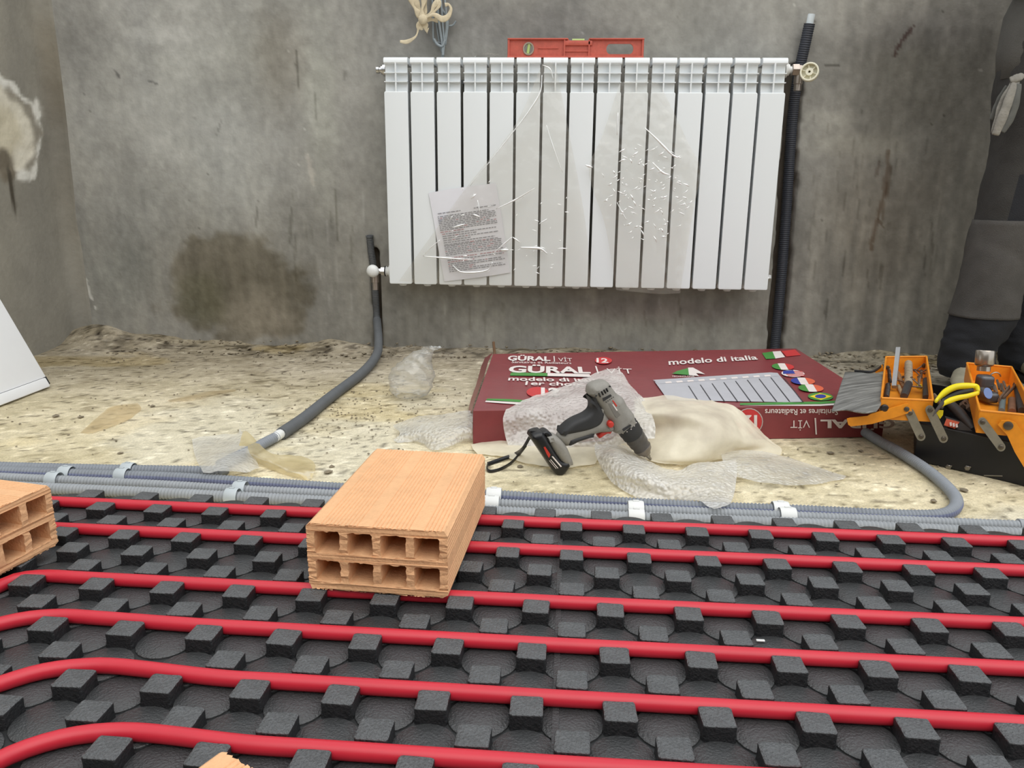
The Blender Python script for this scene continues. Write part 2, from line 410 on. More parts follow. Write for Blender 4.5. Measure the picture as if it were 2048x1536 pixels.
# floor
xf = np.r_[-9, np.arange(XL-0.02, XR+0.05, 0.0095), 9]; yf = np.r_[-12, YF-0.05, -1, 0, 0.6, 1.0, np.arange(1.06, YW+0.05, 0.0075)]
FX, FY = np.meshgrid(xf, yf)
rough = fbm(FX*28, FY*28, 4, 51); rub = fbm(FX*5, FY*5, 4, 52)
nw = smooth01(FY, 2.30, 2.55)
FZ = 0.004*rub+0.0035*rough*(1+2.5*nw)
FZ = np.minimum(FZ, 0.0015*(1-nw)+FZ*nw)
FZ += nw*np.clip(0.012+0.10*fbm(FX*4, FY*6, 3, 53), 0, 0.05)*smooth01(FY, 2.40, 2.56)*(1-smooth01(FX, 0.6, 0.75)*(1-smooth01(FX, 0.85, 1.0)))
FZ += 0.035*np.exp(-((FX+1.55)/0.10)**2-((FY-2.53)/0.10)**2)
fc = np.zeros(FX.shape+(3,))
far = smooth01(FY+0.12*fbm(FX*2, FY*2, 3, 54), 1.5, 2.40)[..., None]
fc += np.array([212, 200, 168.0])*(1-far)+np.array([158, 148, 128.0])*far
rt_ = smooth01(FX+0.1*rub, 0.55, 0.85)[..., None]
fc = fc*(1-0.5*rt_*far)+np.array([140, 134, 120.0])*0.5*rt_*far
fc += fbm(FX*3, FY*5, 5, 55)[..., None]*np.array([40, 40, 44])+fbm(FX*14, FY*20, 5, 56, 0.65)[..., None]*np.array([60, 60, 62])
wh = smooth01(fbm(FX*2.5, FY*4, 4, 57), 0.02, 0.16)[..., None]*(1-far)
fc = fc*(1-0.45*wh)+np.array([216, 212, 196.0])*0.45*wh
ye = smooth01(fbm(FX*2.2, FY*4, 4, 58), 0.08, 0.2)[..., None]
fc += ye*np.array([0, -4, -14.0])
spk = smooth01(fbm(FX*30, FY*55, 3, 59), 0.17, 0.27)[..., None]; fc += spk*np.array([-30, -30, -28])
fc += (smooth01(-rough, 0.02, 0.2)*nw)[..., None]*np.array([-56, -54, -48])
fl_ = smooth01(fbm(FX*75, FY*95, 2, 60), 0.20, 0.30)[..., None]; fc += fl_*np.array([-70, -68, -60])
fl_ = smooth01(fbm(FX*60, FY*80, 2, 61), 0.20, 0.32)[..., None]; fc += fl_*np.array([34, 34, 34])
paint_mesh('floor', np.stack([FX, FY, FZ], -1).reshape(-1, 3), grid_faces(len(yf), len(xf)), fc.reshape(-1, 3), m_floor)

# ------------------------------------------------------------------ underfloor heating: stud panels and red pipes
G, ZT, ZB = 0.0425, 0.086, 0.0702
PAN = {0: (-0.02212, -0.00792, 1.02166), 1: (-0.0149, -0.01284, 1.02153)}
def grid(c, r, k, z=ZT):
    phi, gx, gy = PAN[k]; u = c*G; v = -r*G
    return np.array([gx+math.cos(phi)*u-math.sin(phi)*v, gy+math.sin(phi)*u+math.cos(phi)*v, z])
def seen(p, mx=140, my=120):
    d = np.array(p)-CAMP; z = d@FW
    if z < 0.1: return False
    x = 1024+FPX*(d@RT)/z; y = 768-FPX*(d@UP)/z
    return -mx < x < 2048+mx and -my < y < 1536+my
PIPES = []
m_red = M('red_pipe', (200, 40, 57), rough=0.40, var=0.05, vs=12, spec=0.5)
RP = 0.0077; ZP = ZB+0.0017+RP+0.0003
BENDS = {0.5: [], 2.5: [],
         5.5: [(-150, 1238), (-60, 1200), (0, 1172), (40, 1157), (95, 1152), (170, 1156)],
         7.5: [(-160, 1300), (-60, 1265), (0, 1248), (60, 1236), (130, 1232), (210, 1237)],
         9.5: [(-160, 1430), (-70, 1394), (0, 1368), (80, 1344), (160, 1333), (240, 1333)],
         11.5: [(-120, 1580), (-40, 1540), (40, 1502), (130, 1475), (220, 1464), (310, 1467)]}
NAMES = ['farthest red heating pipe running beside the grey conduits', 'second red heating pipe from the grey conduits, passing under the hollow brick',
         'third red heating pipe from the conduits, under the near end of the middle brick', 'fourth red heating pipe from the conduits, just in front of the middle brick',
         'red heating pipe second nearest the camera, bending at the left', 'red heating pipe nearest the camera, bending at the lower left']
for (r, bend), lab in zip(BENDS.items(), NAMES):
    P = [at(x, y, z=ZP) for x, y in bend]
    start = -26 if not bend else -11.5
    for c in np.arange(start, 26.1, 1.5):
        p = grid(c, r, 0 if c < 0.5 else 1, ZP)
        if bend and p[0] < P[5][0]+0.07: continue
        p[2] = ZP; P.append(p)
    Q, _ = resample(spline(P, 8), 0.012)
    PIPES.append(Q[:, :2])
    tag(MB().tube(Q, RP, n=16).obj('heating_pipe', m_red, smooth=True), lab, 'pipe', 'red underfloor heating pipes')

m_mat = M('black_foil', (64, 65, 66), rough=0.36, var=0.14, vs=30, bump=0.5, bs=420, spec=0.6)
m_mat0 = M('black_groove', (30, 31, 32), rough=0.55, var=0.1, vs=30)
m_stud = M('black_stud_lit_top', (90, 92, 94), rough=0.48, var=0.16, vs=50, bump=1.0, bs=330, spec=0.6, var2=0.25, vs2=330)  # tops lighter than sides: light from above put into the colour
m_studs = M('black_stud_shaded_side', (33, 34, 36), rough=0.5, var=0.15, vs=60, bump=0.5, bs=300, spec=0.5)
def stud_mesh(k):
    r = random.Random(k); n = 20; h = ZT-ZB+0.001; V = []; F = []
    q = []
    for cx, cy, a0_ in ((1, 1, 0), (-1, 1, 90), (-1, -1, 180), (1, -1, 270)):
        for kk in range(4): q.append((cx*.80+.20*math.cos(math.radians(a0_+kk*30)), cy*.80+.20*math.sin(math.radians(a0_+kk*30))))
        nx_, ny_ = -cy, cx
        q.append((cx*.80+nx_*.80 if nx_ != 0 and cx*nx_ < 0 else cx*1.0, cy*1.0 if nx_*cx < 0 else cy*.80-cy*.80))
    q = np.array(q); n = len(q)
    j = 1+0.02*np.array([r.uniform(-1, 1) for _ in q])
    for z, s in ((-h, 1.03), (-h*.5, 0.985), (-0.0016, 1.0), (-0.0004, 0.985), (0.0003, 0.93), (0.0, 0.55)):
        zz_ = np.array([r.uniform(-1, 1)*(.00022 if z > -.002 else 0) for _ in q])
        jj = j if z > -h*.6 else 1
        V += list(np.c_[q[:, 0]*s*jj*0.0148, q[:, 1]*s*jj*0.0138, z+zz_])
    V.append((0, 0, 0.0)); k_ = 6
    F = [(i*n+a, i*n+(a+1) % n, (i+1)*n+(a+1) % n, (i+1)*n+a) for i in range(k_-1) for a in range(n)]+[((k_-1)*n+a, (k_-1)*n+(a+1) % n, k_*n) for a in range(n)]
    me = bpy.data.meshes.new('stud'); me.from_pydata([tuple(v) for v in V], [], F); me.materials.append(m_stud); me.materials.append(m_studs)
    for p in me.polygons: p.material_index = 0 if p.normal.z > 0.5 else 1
    fin(me, 60); return me
STUDS = [stud_mesh(k) for k in range(5)]
for k, lab in ((0, 'black studded heating panel left of the seam under the red pipes'), (1, 'black studded heating panel right of the seam under the red pipes')):
    phi, gx, gy = PAN[k]
    root = empty('heating_mat', lab, 'floor panel', (gx, gy, 0), 'underfloor heating panels', phi)
    cells = [(c, r) for r in range(0, 16) for c in range(-26, 27) if (c <= 0) == (k == 0)]
    c0, c1 = (-26.6, 0.44) if k == 0 else (0.56, 26.6)
    b = MB()
    b.rbox(((c0+c1)/2*G, -7.45*G, ZB/2), ((c1-c0)*G, 16.1*G, ZB), 0.002, 1)
    for c, r in cells:                                  # the round raised pads between the studs
        if (c+r) % 2 and seen(grid(c, r, k)):
            o = (c*G, -r*G, ZB-0.001)
            b.lathe(o, (0, 0, 1), [(0, 0.0287), (0.0024, 0.0289), (0.0031, 0.0280)], n=22, up=(1, 0, 0), mi=1)
    if k == 1: b.box((0.66*G, -7.45*G, ZB+0.001), (0.006, 16.0*G, 0.0035), mi=1)
    bo = link('base', b.mesh('base', [m_mat0, m_mat], 40), root)
    for i, (c, r) in enumerate(cells):
        if (c+r) % 2 == 0 and seen(grid(c, r, k)) and min(np.abs(np.hypot(*(Q-grid(c, r, k)[:2]).T)).min() for Q in PIPES) > 0.0150:
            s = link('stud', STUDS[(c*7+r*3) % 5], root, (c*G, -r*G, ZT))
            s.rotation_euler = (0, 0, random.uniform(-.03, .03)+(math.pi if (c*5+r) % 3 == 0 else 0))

# ------------------------------------------------------------------ hollow clay bricks
m_clay = M('fired_clay', (228, 179, 135), rough=0.88, var=0.07, vs=14, bump=0.35, bs=260, spec=0.25, var2=0.05, vs2=90)
def brick_mesh(w, h, l, seed, ncol=4, nrow=2):
    r = random.Random(seed)
    out = []; g = 0.0010
    def side(a, b, n, cr):
        a, b = np.array(a), np.array(b); d = (b-a); L = np.linalg.norm(d); d = d/L; nrm = np.array([d[1], -d[0]])
        for i in range(n):
            t0 = cr+(L-2*cr)*i/n; t1 = cr+(L-2*cr)*(i+0.62)/n; t2 = cr+(L-2*cr)*(i+0.80)/n
            flat = (i % 13) in (5, 6, 7)
            out.append(a+d*t0); out.append(a+d*t1); out.append(a+d*t2-nrm*(0 if flat else g))
    W2, H2 = w/2, h/2
    side((-W2, -H2), (W2, -H2), 30, 0.004); side((W2, -H2), (W2, H2), 14, 0.004); side((W2, H2), (-W2, H2), 34, 0.004); side((-W2, H2), (-W2, -H2), 14, 0.004)
    holes = []; wall, rib = 0.0095, 0.0092
    cw = (w-2*wall-(ncol-1)*rib)/ncol; ch = (h-2*wall-(nrow-1)*rib)/nrow
    for i in range(ncol):
        for j in range(nrow):
            x0 = -W2+wall+i*(cw+rib); y0 = -H2+wall+j*(ch+rib); q = []
            for (ax, ay, bx, by) in ((x0, y0, x0+cw, y0), (x0+cw, y0, x0+cw, y0+ch), (x0+cw, y0+ch, x0, y0+ch), (x0, y0+ch, x0, y0)):
                for t in np.linspace(0.07, 0.93, 7): q.append((ax+(bx-ax)*t+r.uniform(-1, 1)*.0006, ay+(by-ay)*t+r.uniform(-1, 1)*.0006))
            holes.append(q[::-1])
    V, F = plate(out, holes, l)
    V = np.c_[V[:, 0], V[:, 2], V[:, 1]]                # length along y, upright z
    e = np.abs(np.abs(V[:, 1])-l/2) < 1e-4               # chipped arrises
    V[e, 1] += np.array([r.uniform(-1, 1)*.0011 for _ in range(e.sum())])
    b = MB().add(V, F)
    return b.mesh('hollow_brick', m_clay, 25)
BW, BH, BL = 0.1625, 0.0815, 0.256
def brick(x, y, z, ang, lab, seed, mesh=None):
    o = link('hollow_brick', mesh or brick_mesh(BW, BH, BL, seed)); o.location = (x, y, z+BH/2); o.rotation_euler = (0, 0, ang)
    return tag(o, lab, 'brick', 'hollow clay bricks')
a0 = math.radians(-4.0)
def corner(pc, ang, cx, cy):
    """centre of a brick whose local corner (cx, cy) stands at pc"""
    return pc[0]-(math.cos(ang)*cx-math.sin(ang)*cy), pc[1]-(math.sin(ang)*cx+math.cos(ang)*cy)
c_ = corner((-0.2745, 0.7845), a0, -BW/2, -BL/2); brick(c_[0], c_[1], ZT+0.001, a0, 'whole ribbed eight-hole clay brick lying in the middle of the black panels', 1)
a1 = math.radians(79.0)
c_ = corner((-0.628, 0.870), a1, BW/2, -BL/2); brick(c_[0], c_[1], ZT+0.001, a1, 'clay brick cut off by the left edge, its open end facing right', 2)
a2 = math.radians(-28.0)
c_ = corner((-0.219, 0.428), a2, -BW/2, BL/2); brick(c_[0], c_[1], ZT+0.001, a2, 'clay brick at the bottom edge with only one pale corner showing', 3)

# ------------------------------------------------------------------ grey conduits along the edge
m_cond = M('grey_conduit', (134, 139, 146), rough=0.55, var=0.08, vs=20, spec=0.4)
m_cond_l = M('light_grey_conduit', (154, 158, 162), rough=0.55, var=0.08, vs=20, spec=0.4)
m_stripe = M('blue_stripe', (116, 122, 150), rough=0.55)
m_dark = M('dark_conduit', (88, 90, 92), rough=0.5, var=0.1, vs=20, spec=0.45)
m_sleeve = M('charcoal_sleeve', (92, 95, 98), rough=0.6, var=0.08, vs=30)
m_white = M('white_plastic', (225, 226, 224), rough=0.35, var=0.03)
m_clip = M('pale_clip', (186, 194, 198), rough=0.4, var=0.05)
ZC = 0.0125
def line(pts, z=ZC): return spline([at(x, y, z=z) if len(p_) == 2 else at(x, y, z=p_[2]) for p_ in pts for x, y in [p_[:2]]], 14)
def conduit(pts, r, lab, mats=None, pitch=0.0062, stripe=None, n=12, z=ZC):
    b = MB(); corrugated(b, line(pts, z), r, pitch=pitch, n=n, stripe=stripe)
    return tag(b.obj('corrugated_conduit', mats or m_cond, smooth=60), lab, 'conduit', 'grey corrugated conduits along the panel edge')
conduit([(-120, 931), (0, 935), (150, 939), (300, 942), (430, 943), (450, 938)], 0.0115, 'grey conduit at the far left side of the bundle, ending under bubble wrap')
conduit([(-120, 938), (0, 943), (180, 950), (330, 955), (500, 965), (664, 976), (800, 984), (960, 990), (1150, 1001), (1422, 1015), (1600, 1022), (1760, 1030), (1830, 1032), (1882, 1030), (1908, 1018), (1912, 998), (1890, 970), (1850, 937), (1800, 905), (1755, 880), (1720, 858)],
        0.0110, 'blue-striped conduit that turns back at the right and runs under the carton', [m_cond, m_stripe], stripe=((2, 3), 1))
conduit([(-120, 947), (0, 955), (150, 962), (313, 970), (500, 981), (664, 989), (960, 1006), (1200, 1017), (1422, 1026), (1700, 1038), (2042, 1052)], 0.0095, 'light grey conduit in the middle of the bundle, ending at the right edge', m_cond_l)
conduit([(-120, 965), (0, 972), (150, 979), (313, 986), (450, 993), (664, 1004), (1000, 1024), (1220, 1033), (1380, 1039), (1700, 1052), (2048, 1068), (2200, 1076)], 0.0105, 'pale grey conduit of the bundle lying closest to the black studs', m_cond_l)
def clip(px, py, lab, w=0.022, m=None, r=0.0125, z=ZC):
    p = at(px, py, z=z); b = MB(); ang = np.linspace(-0.6, math.pi+0.6, 14)
    for ro in (r+0.0018,):
        P = np.array([[0, math.cos(a)*ro, math.sin(a)*ro] for a in ang])+p
        b.tube(P, 1.0, n=8, flat=(0.0014, w/2), upv=(0, math.cos(ang[0]), math.sin(ang[0])))
    b.rbox((p[0], p[1], 0.0022), (w, 2.3*r, 0.004), 0.0012, 1)
    root = empty('pipe_clip', lab, 'pipe clip', (p[0], p[1], 0), 'clips on the grey conduits')
    b.obj('band', m or m_clip, root); MB().rbox((p[0], p[1], z+r+0.003), (w*0.4, 0.005, 0.003), 0.001, 2).obj('lug', m or m_clip, root)
for i, (px, py, s) in enumerate([(133, 948, 'on the second conduit near the left edge'), (108, 960, 'on the third conduit just past the left brick'), (257, 941, 'on the farthest conduit left of the bubble wrap scrap'), (245, 952, 'on the second conduit left of the bubble wrap scrap'),
                            (481, 979, 'on the third conduit between the left brick and middle brick'), (465, 993, 'on the nearest conduit between the left brick and middle brick')]):
    clip(px, py, 'small grey pipe clip '+s)
for px, py, s in [(988, 992, 'on the blue-striped conduit right of the middle brick'), (983, 1008, 'on the light conduit right of the middle brick'), (1271, 1019, 'on the light conduit below the drill chuck'), (1272, 1035, 'on the nearest conduit below the drill chuck'),
               (1560, 1020, 'on the blue-striped conduit below the carton'), (1574, 1032, 'on the light conduit below the carton')]:
    clip(px, py, 'white pipe clip '+s, 0.026, m_white)
b = MB(); p = at(2036, 1051, z=ZC); b.lathe(p, (1, -0.05, 0), [(0, .0112), (.012, .0112), (.012, .0085), (.002, .0085)], 16)
tag(b.obj('conduit_collar', m_cond_l), 'ring shaped collar on the conduit end at the right edge', 'collar')

# supply pipe at the left: riser in the chase, bend, run over the floor, white wrap, ribbed end
root = empty('supply_pipe', 'grey sleeved pipe coming down the wall left of the radiator and over the floor', 'pipe', tuple(at(752, 690, z=0)))
up_ = [at(739, 472, Y=YW-0.010), at(742, 500, Y=YW-0.003), at(748, 540, Y=YW+0.002), at(751, 590, Y=YW+0.003), at(754, 640, Y=YW-0.001)]
dn = [at(757, 684, z=0.045), at(752, 712, z=0.024), at(725, 745, z=0.014), at(660, 795, z=0.013), at(610, 835, z=0.013), at(562, 868, z=0.013)]
b = MB(); corrugated(b, spline(up_+dn[:1], 14), 0.0118, pitch=0.0055, n=14, depth=0.10); b.obj('riser', m_dark, root, smooth=60)
b = MB(); corrugated(b, spline([up_[-1]]+dn, 14), 0.0140, pitch=0.0045, n=14, depth=0.05); b.obj('sleeve', m_sleeve, root, smooth=60)
e0, e1 = at(564, 866, z=0.013), at(548, 877, z=0.012)
b = MB(); b.tube([e0, (e0+e1)/2+[0, 0, .001], e1], [0.0105, 0.0112, 0.010], n=12); b.obj('white_wrap', m_white, root)['label'] = 'crumpled white tape wrap'
b = MB(); corrugated(b, line([(552, 874), (530, 885), (508, 897), (470, 915), (440, 930)]), 0.0112, pitch=0.0065, n=12, depth=0.16); b.obj('ribbed_conduit', m_cond, root, smooth=60)
p = up_[0]; MB().lathe(p, (-0.05, -0.12, 1), [(-.004, .0125), (.002, .0125), (.002, .0085), (-.006, .008)], 16).obj('open_end', m_sleeve, root)

# riser at the right
root = empty('supply_riser', 'black ribbed pipe in the wall chase right of the radiator, white tip on top', 'pipe', tuple(at(1549, 703, Y=YW)))
P = [at(1619, 48, Y=YW-0.028), at(1610, 90, Y=YW-0.022), at(1600, 135, Y=YW-0.012), at(1590, 190, Y=YW), at(1583, 260, Y=YW+0.004), at(1574, 400, Y=YW+0.005), at(1563, 550, Y=YW+0.004), at(1550, 690, Y=YW), at(1547, 720, Y=YW-0.005)]
b = MB(); corrugated(b, spline(P, 14), 0.0165, pitch=0.0062, n=14, depth=0.10); b.obj('riser', M('black_conduit', (50, 53, 62), rough=0.5, var=0.1, vs=20), root, smooth=60)
q = P[0]; d = (P[0]-P[1])/np.linalg.norm(P[0]-P[1])
MB().tube([q-d*0.02, q, q+d*0.027], 0.0105, n=14).obj('white_tip', M('white_pipe', (214, 222, 226), rough=0.4), root)['label'] = 'cut white inner pipe'

# ------------------------------------------------------------------ radiator
YR = 2.445; X0 = -0.537; ZL, ZP_, ZTOP = 0.2327, 0.8125, 0.911
m_rad = M('white_enamel', (232, 236, 238), rough=0.32, var=0.0, spec=0.5)
m_chrome = M('chrome', (205, 205, 205), rough=0.22, metal=1.0, var=0.05)
m_brass = M('nickel', (168, 158, 150), rough=0.35, metal=0.8, var=0.1)
radiator = empty('radiator', 'white fifteen-section radiator mounted on the grey plaster wall', 'radiator', (X0, YR, ZL))
def section():
    b = MB(); w = 0.0360
    H = ZP_-ZL
    # front plate with rounded corners and a folded edge
    o = []
    for cx, cz, a in ((w-.005, .005, -90), (w-.005, H-.004, 0), (-w+.005, H-.004, 90), (-w+.005, .005, 180)):
        for k in range(5):
            t = math.radians(a+k*22.5); o.append((cx+.005*math.cos(t), cz+.005*math.sin(t)))
    V, F = plate(o, (), 0.006, 0.0018, 2); V = np.c_[V[:, 0], V[:, 2]+0.003, V[:, 1]]; b.add(V, F)
    for s in (-1, 1): b.box((s*0.0328, 0.012, H/2+.002), (0.0025, 0.016, H-.012))
    b.box((0, 0.045, H/2+0.03), (0.030, 0.034, H+0.05)); b.box((0, 0.042, H/2+.03), (0.0648, 0.003, H+.09-.03))
    b.rbox((0, 0.073, H/2+.035), (0.058, 0.006, H+.05), .002, 1)
    # hot air outlet: curved back shell, cap, two louvres and the middle rib
    z0 = H-0.008; pr = [(0.011, z0), (0.017, H+.02), (0.018, H+.05), (0.016, H+.078), (0.011, H+.088)]
    V = []; 
    for y, z in pr: V += [(-w+.002, y, z), (w-.002, y, z)]
    b.add(V, [(2*i, 2*i+1, 2*i+3, 2*i+2) for i in range(len(pr)-1)])
    T = ZTOP-ZL
    cap = [(0.004, T-.0185), (0.0015, T-.016), (0.0015, T-.009), (0.005, T-.003), (0.012, T), (0.074, T-.001), (0.078, T-.006), (0.078, T-.02), (0.024, T-.02)]
    n = len(cap); V = [(-w, y, z) for y, z in cap]+[(w, y, z) for y, z in cap]
    b.add(V, [tuple(range(n))]+[tuple(n+i for i in range(n))[::-1]]+[(i, (i+1) % n, n+(i+1) % n, n+i) for i in range(n)])
    for zz in (0.840-ZL, 0.8655-ZL):
        lv = [(0.001, zz), (0.001, zz+.0024), (0.018, zz+.0030), (0.018, zz-.0003)]
        n = len(lv); V = [(-w+.001, y, z) for y, z in lv]+[(w-.001, y, z) for y, z in lv]
        b.add(V, [tuple(range(n)), tuple(n+i for i in range(n))[::-1]]+[(i, (i+1) % n, n+(i+1) % n, n+i) for i in range(n)])
    b.box((0, 0.010, H+0.04), (0.0042, 0.017, 0.092))
    b.rbox((0, 0.04, 0.028), (0.066, 0.05, 0.036), .008, 2)       # lower and upper water headers
    b.lathe((0, 0.04, 0.012), (0, 0, -1), [(0, .0125), (.018, .0125), (.0215, .010)], 18, up=(1, 0, 0))
    return b.mesh('section', m_rad, 35)
sec = section()
for i in range(15):
    link('section', sec, radiator, ((i+0.5)*0.08, 0, 0))
def rp(px, py, Y): return at(px, py, Y=Y)
YV = YR+0.042
p = rp(764, 140, YV); b = MB(); b.lathe((X0+.003, YV, p[2]), (-1, 0, 0), [(0, .019), (.008, .019), (.010, .014), (.014, .014), (.014, .009), (.020, .009), (.021, .011), (.029, .011), (.031, .007)], 18)
b.obj('air_vent', m_chrome, radiator)['label'] = 'chrome air vent plug'
xr = X0+1.2-0.003
p = rp(1540, 556, YV); b = MB(); b.lathe((xr, YV, p[2]), (1, 0, 0), [(0, .019), (.006, .019), (.008, .013), (.016, .011), (.017, .006)], 6)
b.obj('end_plug', m_chrome, radiator)['label'] = 'chrome end plug'
# lower left valve: union, nut, white round cap towards the room
zv = rp(760, 542, YV)[2]; valve = MB().lathe((X0+.003, YV, zv), (-1, 0, 0), [(0, .021), (.007, .021), (.009, .015), (.013, .013)], 18)
valve.lathe((X0-.010, YV, zv), (-1, 0, 0), [(0, .012), (.004, .016), (.005, .016)], 18)
vo = valve.obj('valve', m_white, radiator)
MB().lathe((X0-.013, YV, zv), (-1, 0, 0), [(0, .012), (.002, .0165), (.006, .0165), (.007, .012)], 18).obj('gasket', M('black_rubber', (24, 24, 26), rough=0.6), vo)
MB().lathe((X0-.018, YV, zv), (-1, 0, 0), [(0, .0145), (.013, .0145), (.014, .009), (.034, .009)], 6).obj('nut', m_chrome, vo)
xk = X0-.054
MB().lathe((xk, YV+.006, zv-.012), (0, 0, -1), [(-.02, .012), (.026, .012), (.027, .0095), (.05, .0095)], 14, up=(1, 0, 0)).obj('valve_body', m_brass, vo)
MB().lathe((xk, YV-.006, zv+.002), (0, -1, 0), [(-.004, .014), (.006, .018), (.016, .0205), (.024, .019), (.030, .013), (.032, .005)], 22).obj('valve_cap', m_white, vo)
# upper right valve: union, nut and cream hand wheel
zv = rp(1600, 140, YV)[2]
valve = MB().lathe((xr, YV, zv), (1, 0, 0), [(0, .022), (.007, .022), (.009, .016), (.014, .016), (.016, .010), (.024, .010)], 18)
vo = valve.obj('valve', m_white, radiator); vo['label'] = 'white end bush with valve'
MB().lathe((xr+.022, YV, zv), (1, 0, 0), [(0, .015), (.001, .0175), (.019, .0175), (.020, .015), (.038, .012), (.040, .008)], 6).obj('nut', m_brass, vo)
MB().lathe((xr+.045, YV+.004, zv-.008), (0, 0, -1), [(-.018, .013), (.03, .013), (.032, .011), (.05, .011)], 14, up=(1, 0, 0)).obj('valve_body', m_brass, vo)
m_cream = M('cream_plastic', (226, 222, 200), rough=0.45, var=0.04)
hc = rp(1619, 144, YR-0.012); ax = np.array([-0.34, -0.92, 0.10]); ax /= np.linalg.norm(ax)
e1 = np.cross(ax, [0, 0, 1]); e1 /= np.linalg.norm(e1); e2 = np.cross(e1, ax)
hw = MB(); n = 28
ring = []
a_ = np.linspace(0, 2*math.pi, n, endpoint=False)
RO, RI = 0.0262, 0.0212
outl = [(RO*math.cos(t), RO*math.sin(t)) for t in a_]
V, F = plate(outl, [[(RI*math.cos(t), RI*math.sin(t)) for t in a_[::-1]]], 0.016, .0015, 1); hw.add(hc+V[:, :1]*e1+V[:, 1:2]*e2+V[:, 2:]*ax, F)
V, F = plate([(0.0105*math.cos(t), 0.0105*math.sin(t)) for t in a_], [[(.0035*math.cos(t), .0035*math.sin(t)) for t in a_[::-1]]], 0.012); hw.add(hc+V[:, :1]*e1+V[:, 1:2]*e2+V[:, 2:]*ax, F)
V, F = plate(outl, (), 0.002); hw.add(hc+V[:, :1]*e1+V[:, 1:2]*e2+(V[:, 2:]-.007)*ax, F)
for k in range(6):
    t = k*math.pi/3+.3; d = math.cos(t)*e1+math.sin(t)*e2
    hw.tube([hc+d*.009, hc+d*.023], 0.0018, n=6)
hw.tube([hc-ax*.006, hc-ax*.055], 0.010, n=14)
hw.obj('hand_wheel', m_cream, vo)['label'] = 'cream spoked hand wheel'
for xb in (X0+.24, X0+.96):
    MB().box((xb, (YR+.075+YW+.01)/2, .85), (.02, YW+.01-YR-.075, .012)).obj('bracket', m_chrome, radiator)

# ------------------------------------------------------------------ spirit level standing on the radiator
m_lvl = M('level_paint', (190, 90, 74), rough=0.5, var=0.10, vs=30, var2=0.06, vs2=120)
m_vial = M('vial', (176, 196, 120), rough=0.15, var=0.0); m_ivory = M('vial_holder', (214, 170, 132), rough=0.5)
xl0, xl1 = at(1015, 112, Y=2.475)[0], at(1287, 112, Y=2.475)[0]; LZ = ZTOP+0.0008; LH = 0.0545; LW = xl1-xl0; LY = 2.478
lv = empty('spirit_level', 'orange-red spirit level standing on top of the radiator', 'spirit level', ((xl0+xl1)/2, LY, LZ))
def circ(cx, cy, rx, ry=None, n=24, a0=0, a1=360):
    return [(cx+rx*math.cos(math.radians(t)), cy+(ry or rx)*math.sin(math.radians(t))) for t in np.linspace(a0, a1, n, endpoint=(a1-a0) < 360)]
slot = circ(LW*0.925-.012, LH*.47, .0115, .0145, 10, -90, 90)+circ(LW*.755, LH*.47, .0115, .0145, 10, 90, 270)
o = [(0, 0), (LW, 0), (LW, LH), (LW*.60, LH), (LW*.585, LH-.008), (LW*.46, LH-.008), (LW*.445, LH), (0, LH)]
V, F = plate(o, [slot[::-1], circ(LW*.155, LH*.47, .017, .019)[::-1]], 0.006)
b = MB().add(np.c_[V[:, 0]+xl0, V[:, 2]+LY, V[:, 1]+LZ], F); b.obj('web', m_lvl, lv)
b = MB(); b.rbox((xl0+LW/2, LY, LZ+.0025), (LW, .022, .005), .001, 1)
b.rbox((xl0+LW*.2225, LY, LZ+LH-.002), (LW*.445, .022, .004), .001, 1); b.rbox((xl0+LW*.80, LY, LZ+LH-.002), (LW*.40, .022, .004), .001, 1)
b.obj('flange', m_lvl, lv)
b = MB()
for f_ in (.01, .42, .60, .99): b.box((xl0+LW*f_, LY, LZ+LH/2), (.004, .018, LH-.004))
b.box((xl0+LW*.51, LY, LZ+LH*.36), (LW*.18, .012, .004)); b.box((xl0+LW*.30, LY-.0005, LZ+LH*.5), (LW*.15, .010, .0022)); b.obj('rib', m_lvl, lv)
vb = MB(); vb.rbox((xl0+LW*.5225, LY, LZ+LH-.013), (LW*.20, .018, .014), .003, 2); vb.obj('vial_holder', m_lvl, lv)
MB().tube([(xl0+LW*.475, LY, LZ+LH-.0045), (xl0+LW*.565, LY, LZ+LH-.0045)], .0042, n=12).obj('vial', m_vial, lv)['label'] = 'yellow-green vial'
cx, cz = xl0+LW*.155, LZ+LH*.47
b = MB(); V, F = plate(circ(0, 0, .0168, .0188), [circ(0, 0, .0125, .0140)[::-1]], .012, .001, 1); b.add(np.c_[V[:, 0]+cx, V[:, 2]+LY, V[:, 1]+cz], F); b.obj('plumb_vial_holder', M('dusty_grey', (152, 140, 124), rough=.6), lv)
MB().tube([(cx-.002, LY, cz-.013), (cx+.002, LY, cz+.013)], .0048, n=12).obj('vial', m_vial, lv)

# ------------------------------------------------------------------ leaflet and packing film on the radiator
m_paper = M('paper', (226, 226, 232), rough=0.85, var=0.02); m_ink = M('ink', (128, 128, 134), rough=0.9, var=0.0); m_inkr = M('red_ink', (176, 128, 132), rough=0.9, var=0.0)
PQ = [(857, 386), (991, 366), (1021, 545), (889, 563)]
paper = sheet('leaflet', [[(857, 386, YR-.0035), (900, 378, YR-.005), (945, 372, YR-.004), (991, 366, YR-.003)], [(868, 445, YR-.003), (913, 437, YR-.006), (958, 431, YR-.006), (1002, 425, YR-.003)],
                          [(878, 505, YR-.003), (923, 498, YR-.005), (968, 490, YR-.006), (1011, 485, YR-.003)], [(889, 563, YR-.003), (933, 558, YR-.004), (978, 552, YR-.005), (1021, 545, YR-.004)]], m_paper, nu=8, nv=8, mode='Y', amp=0.0, axis=1)
tag(paper, 'printed white leaflet hanging askew on the left part of the radiator', 'leaflet')
pb, pbr = MB(), MB()
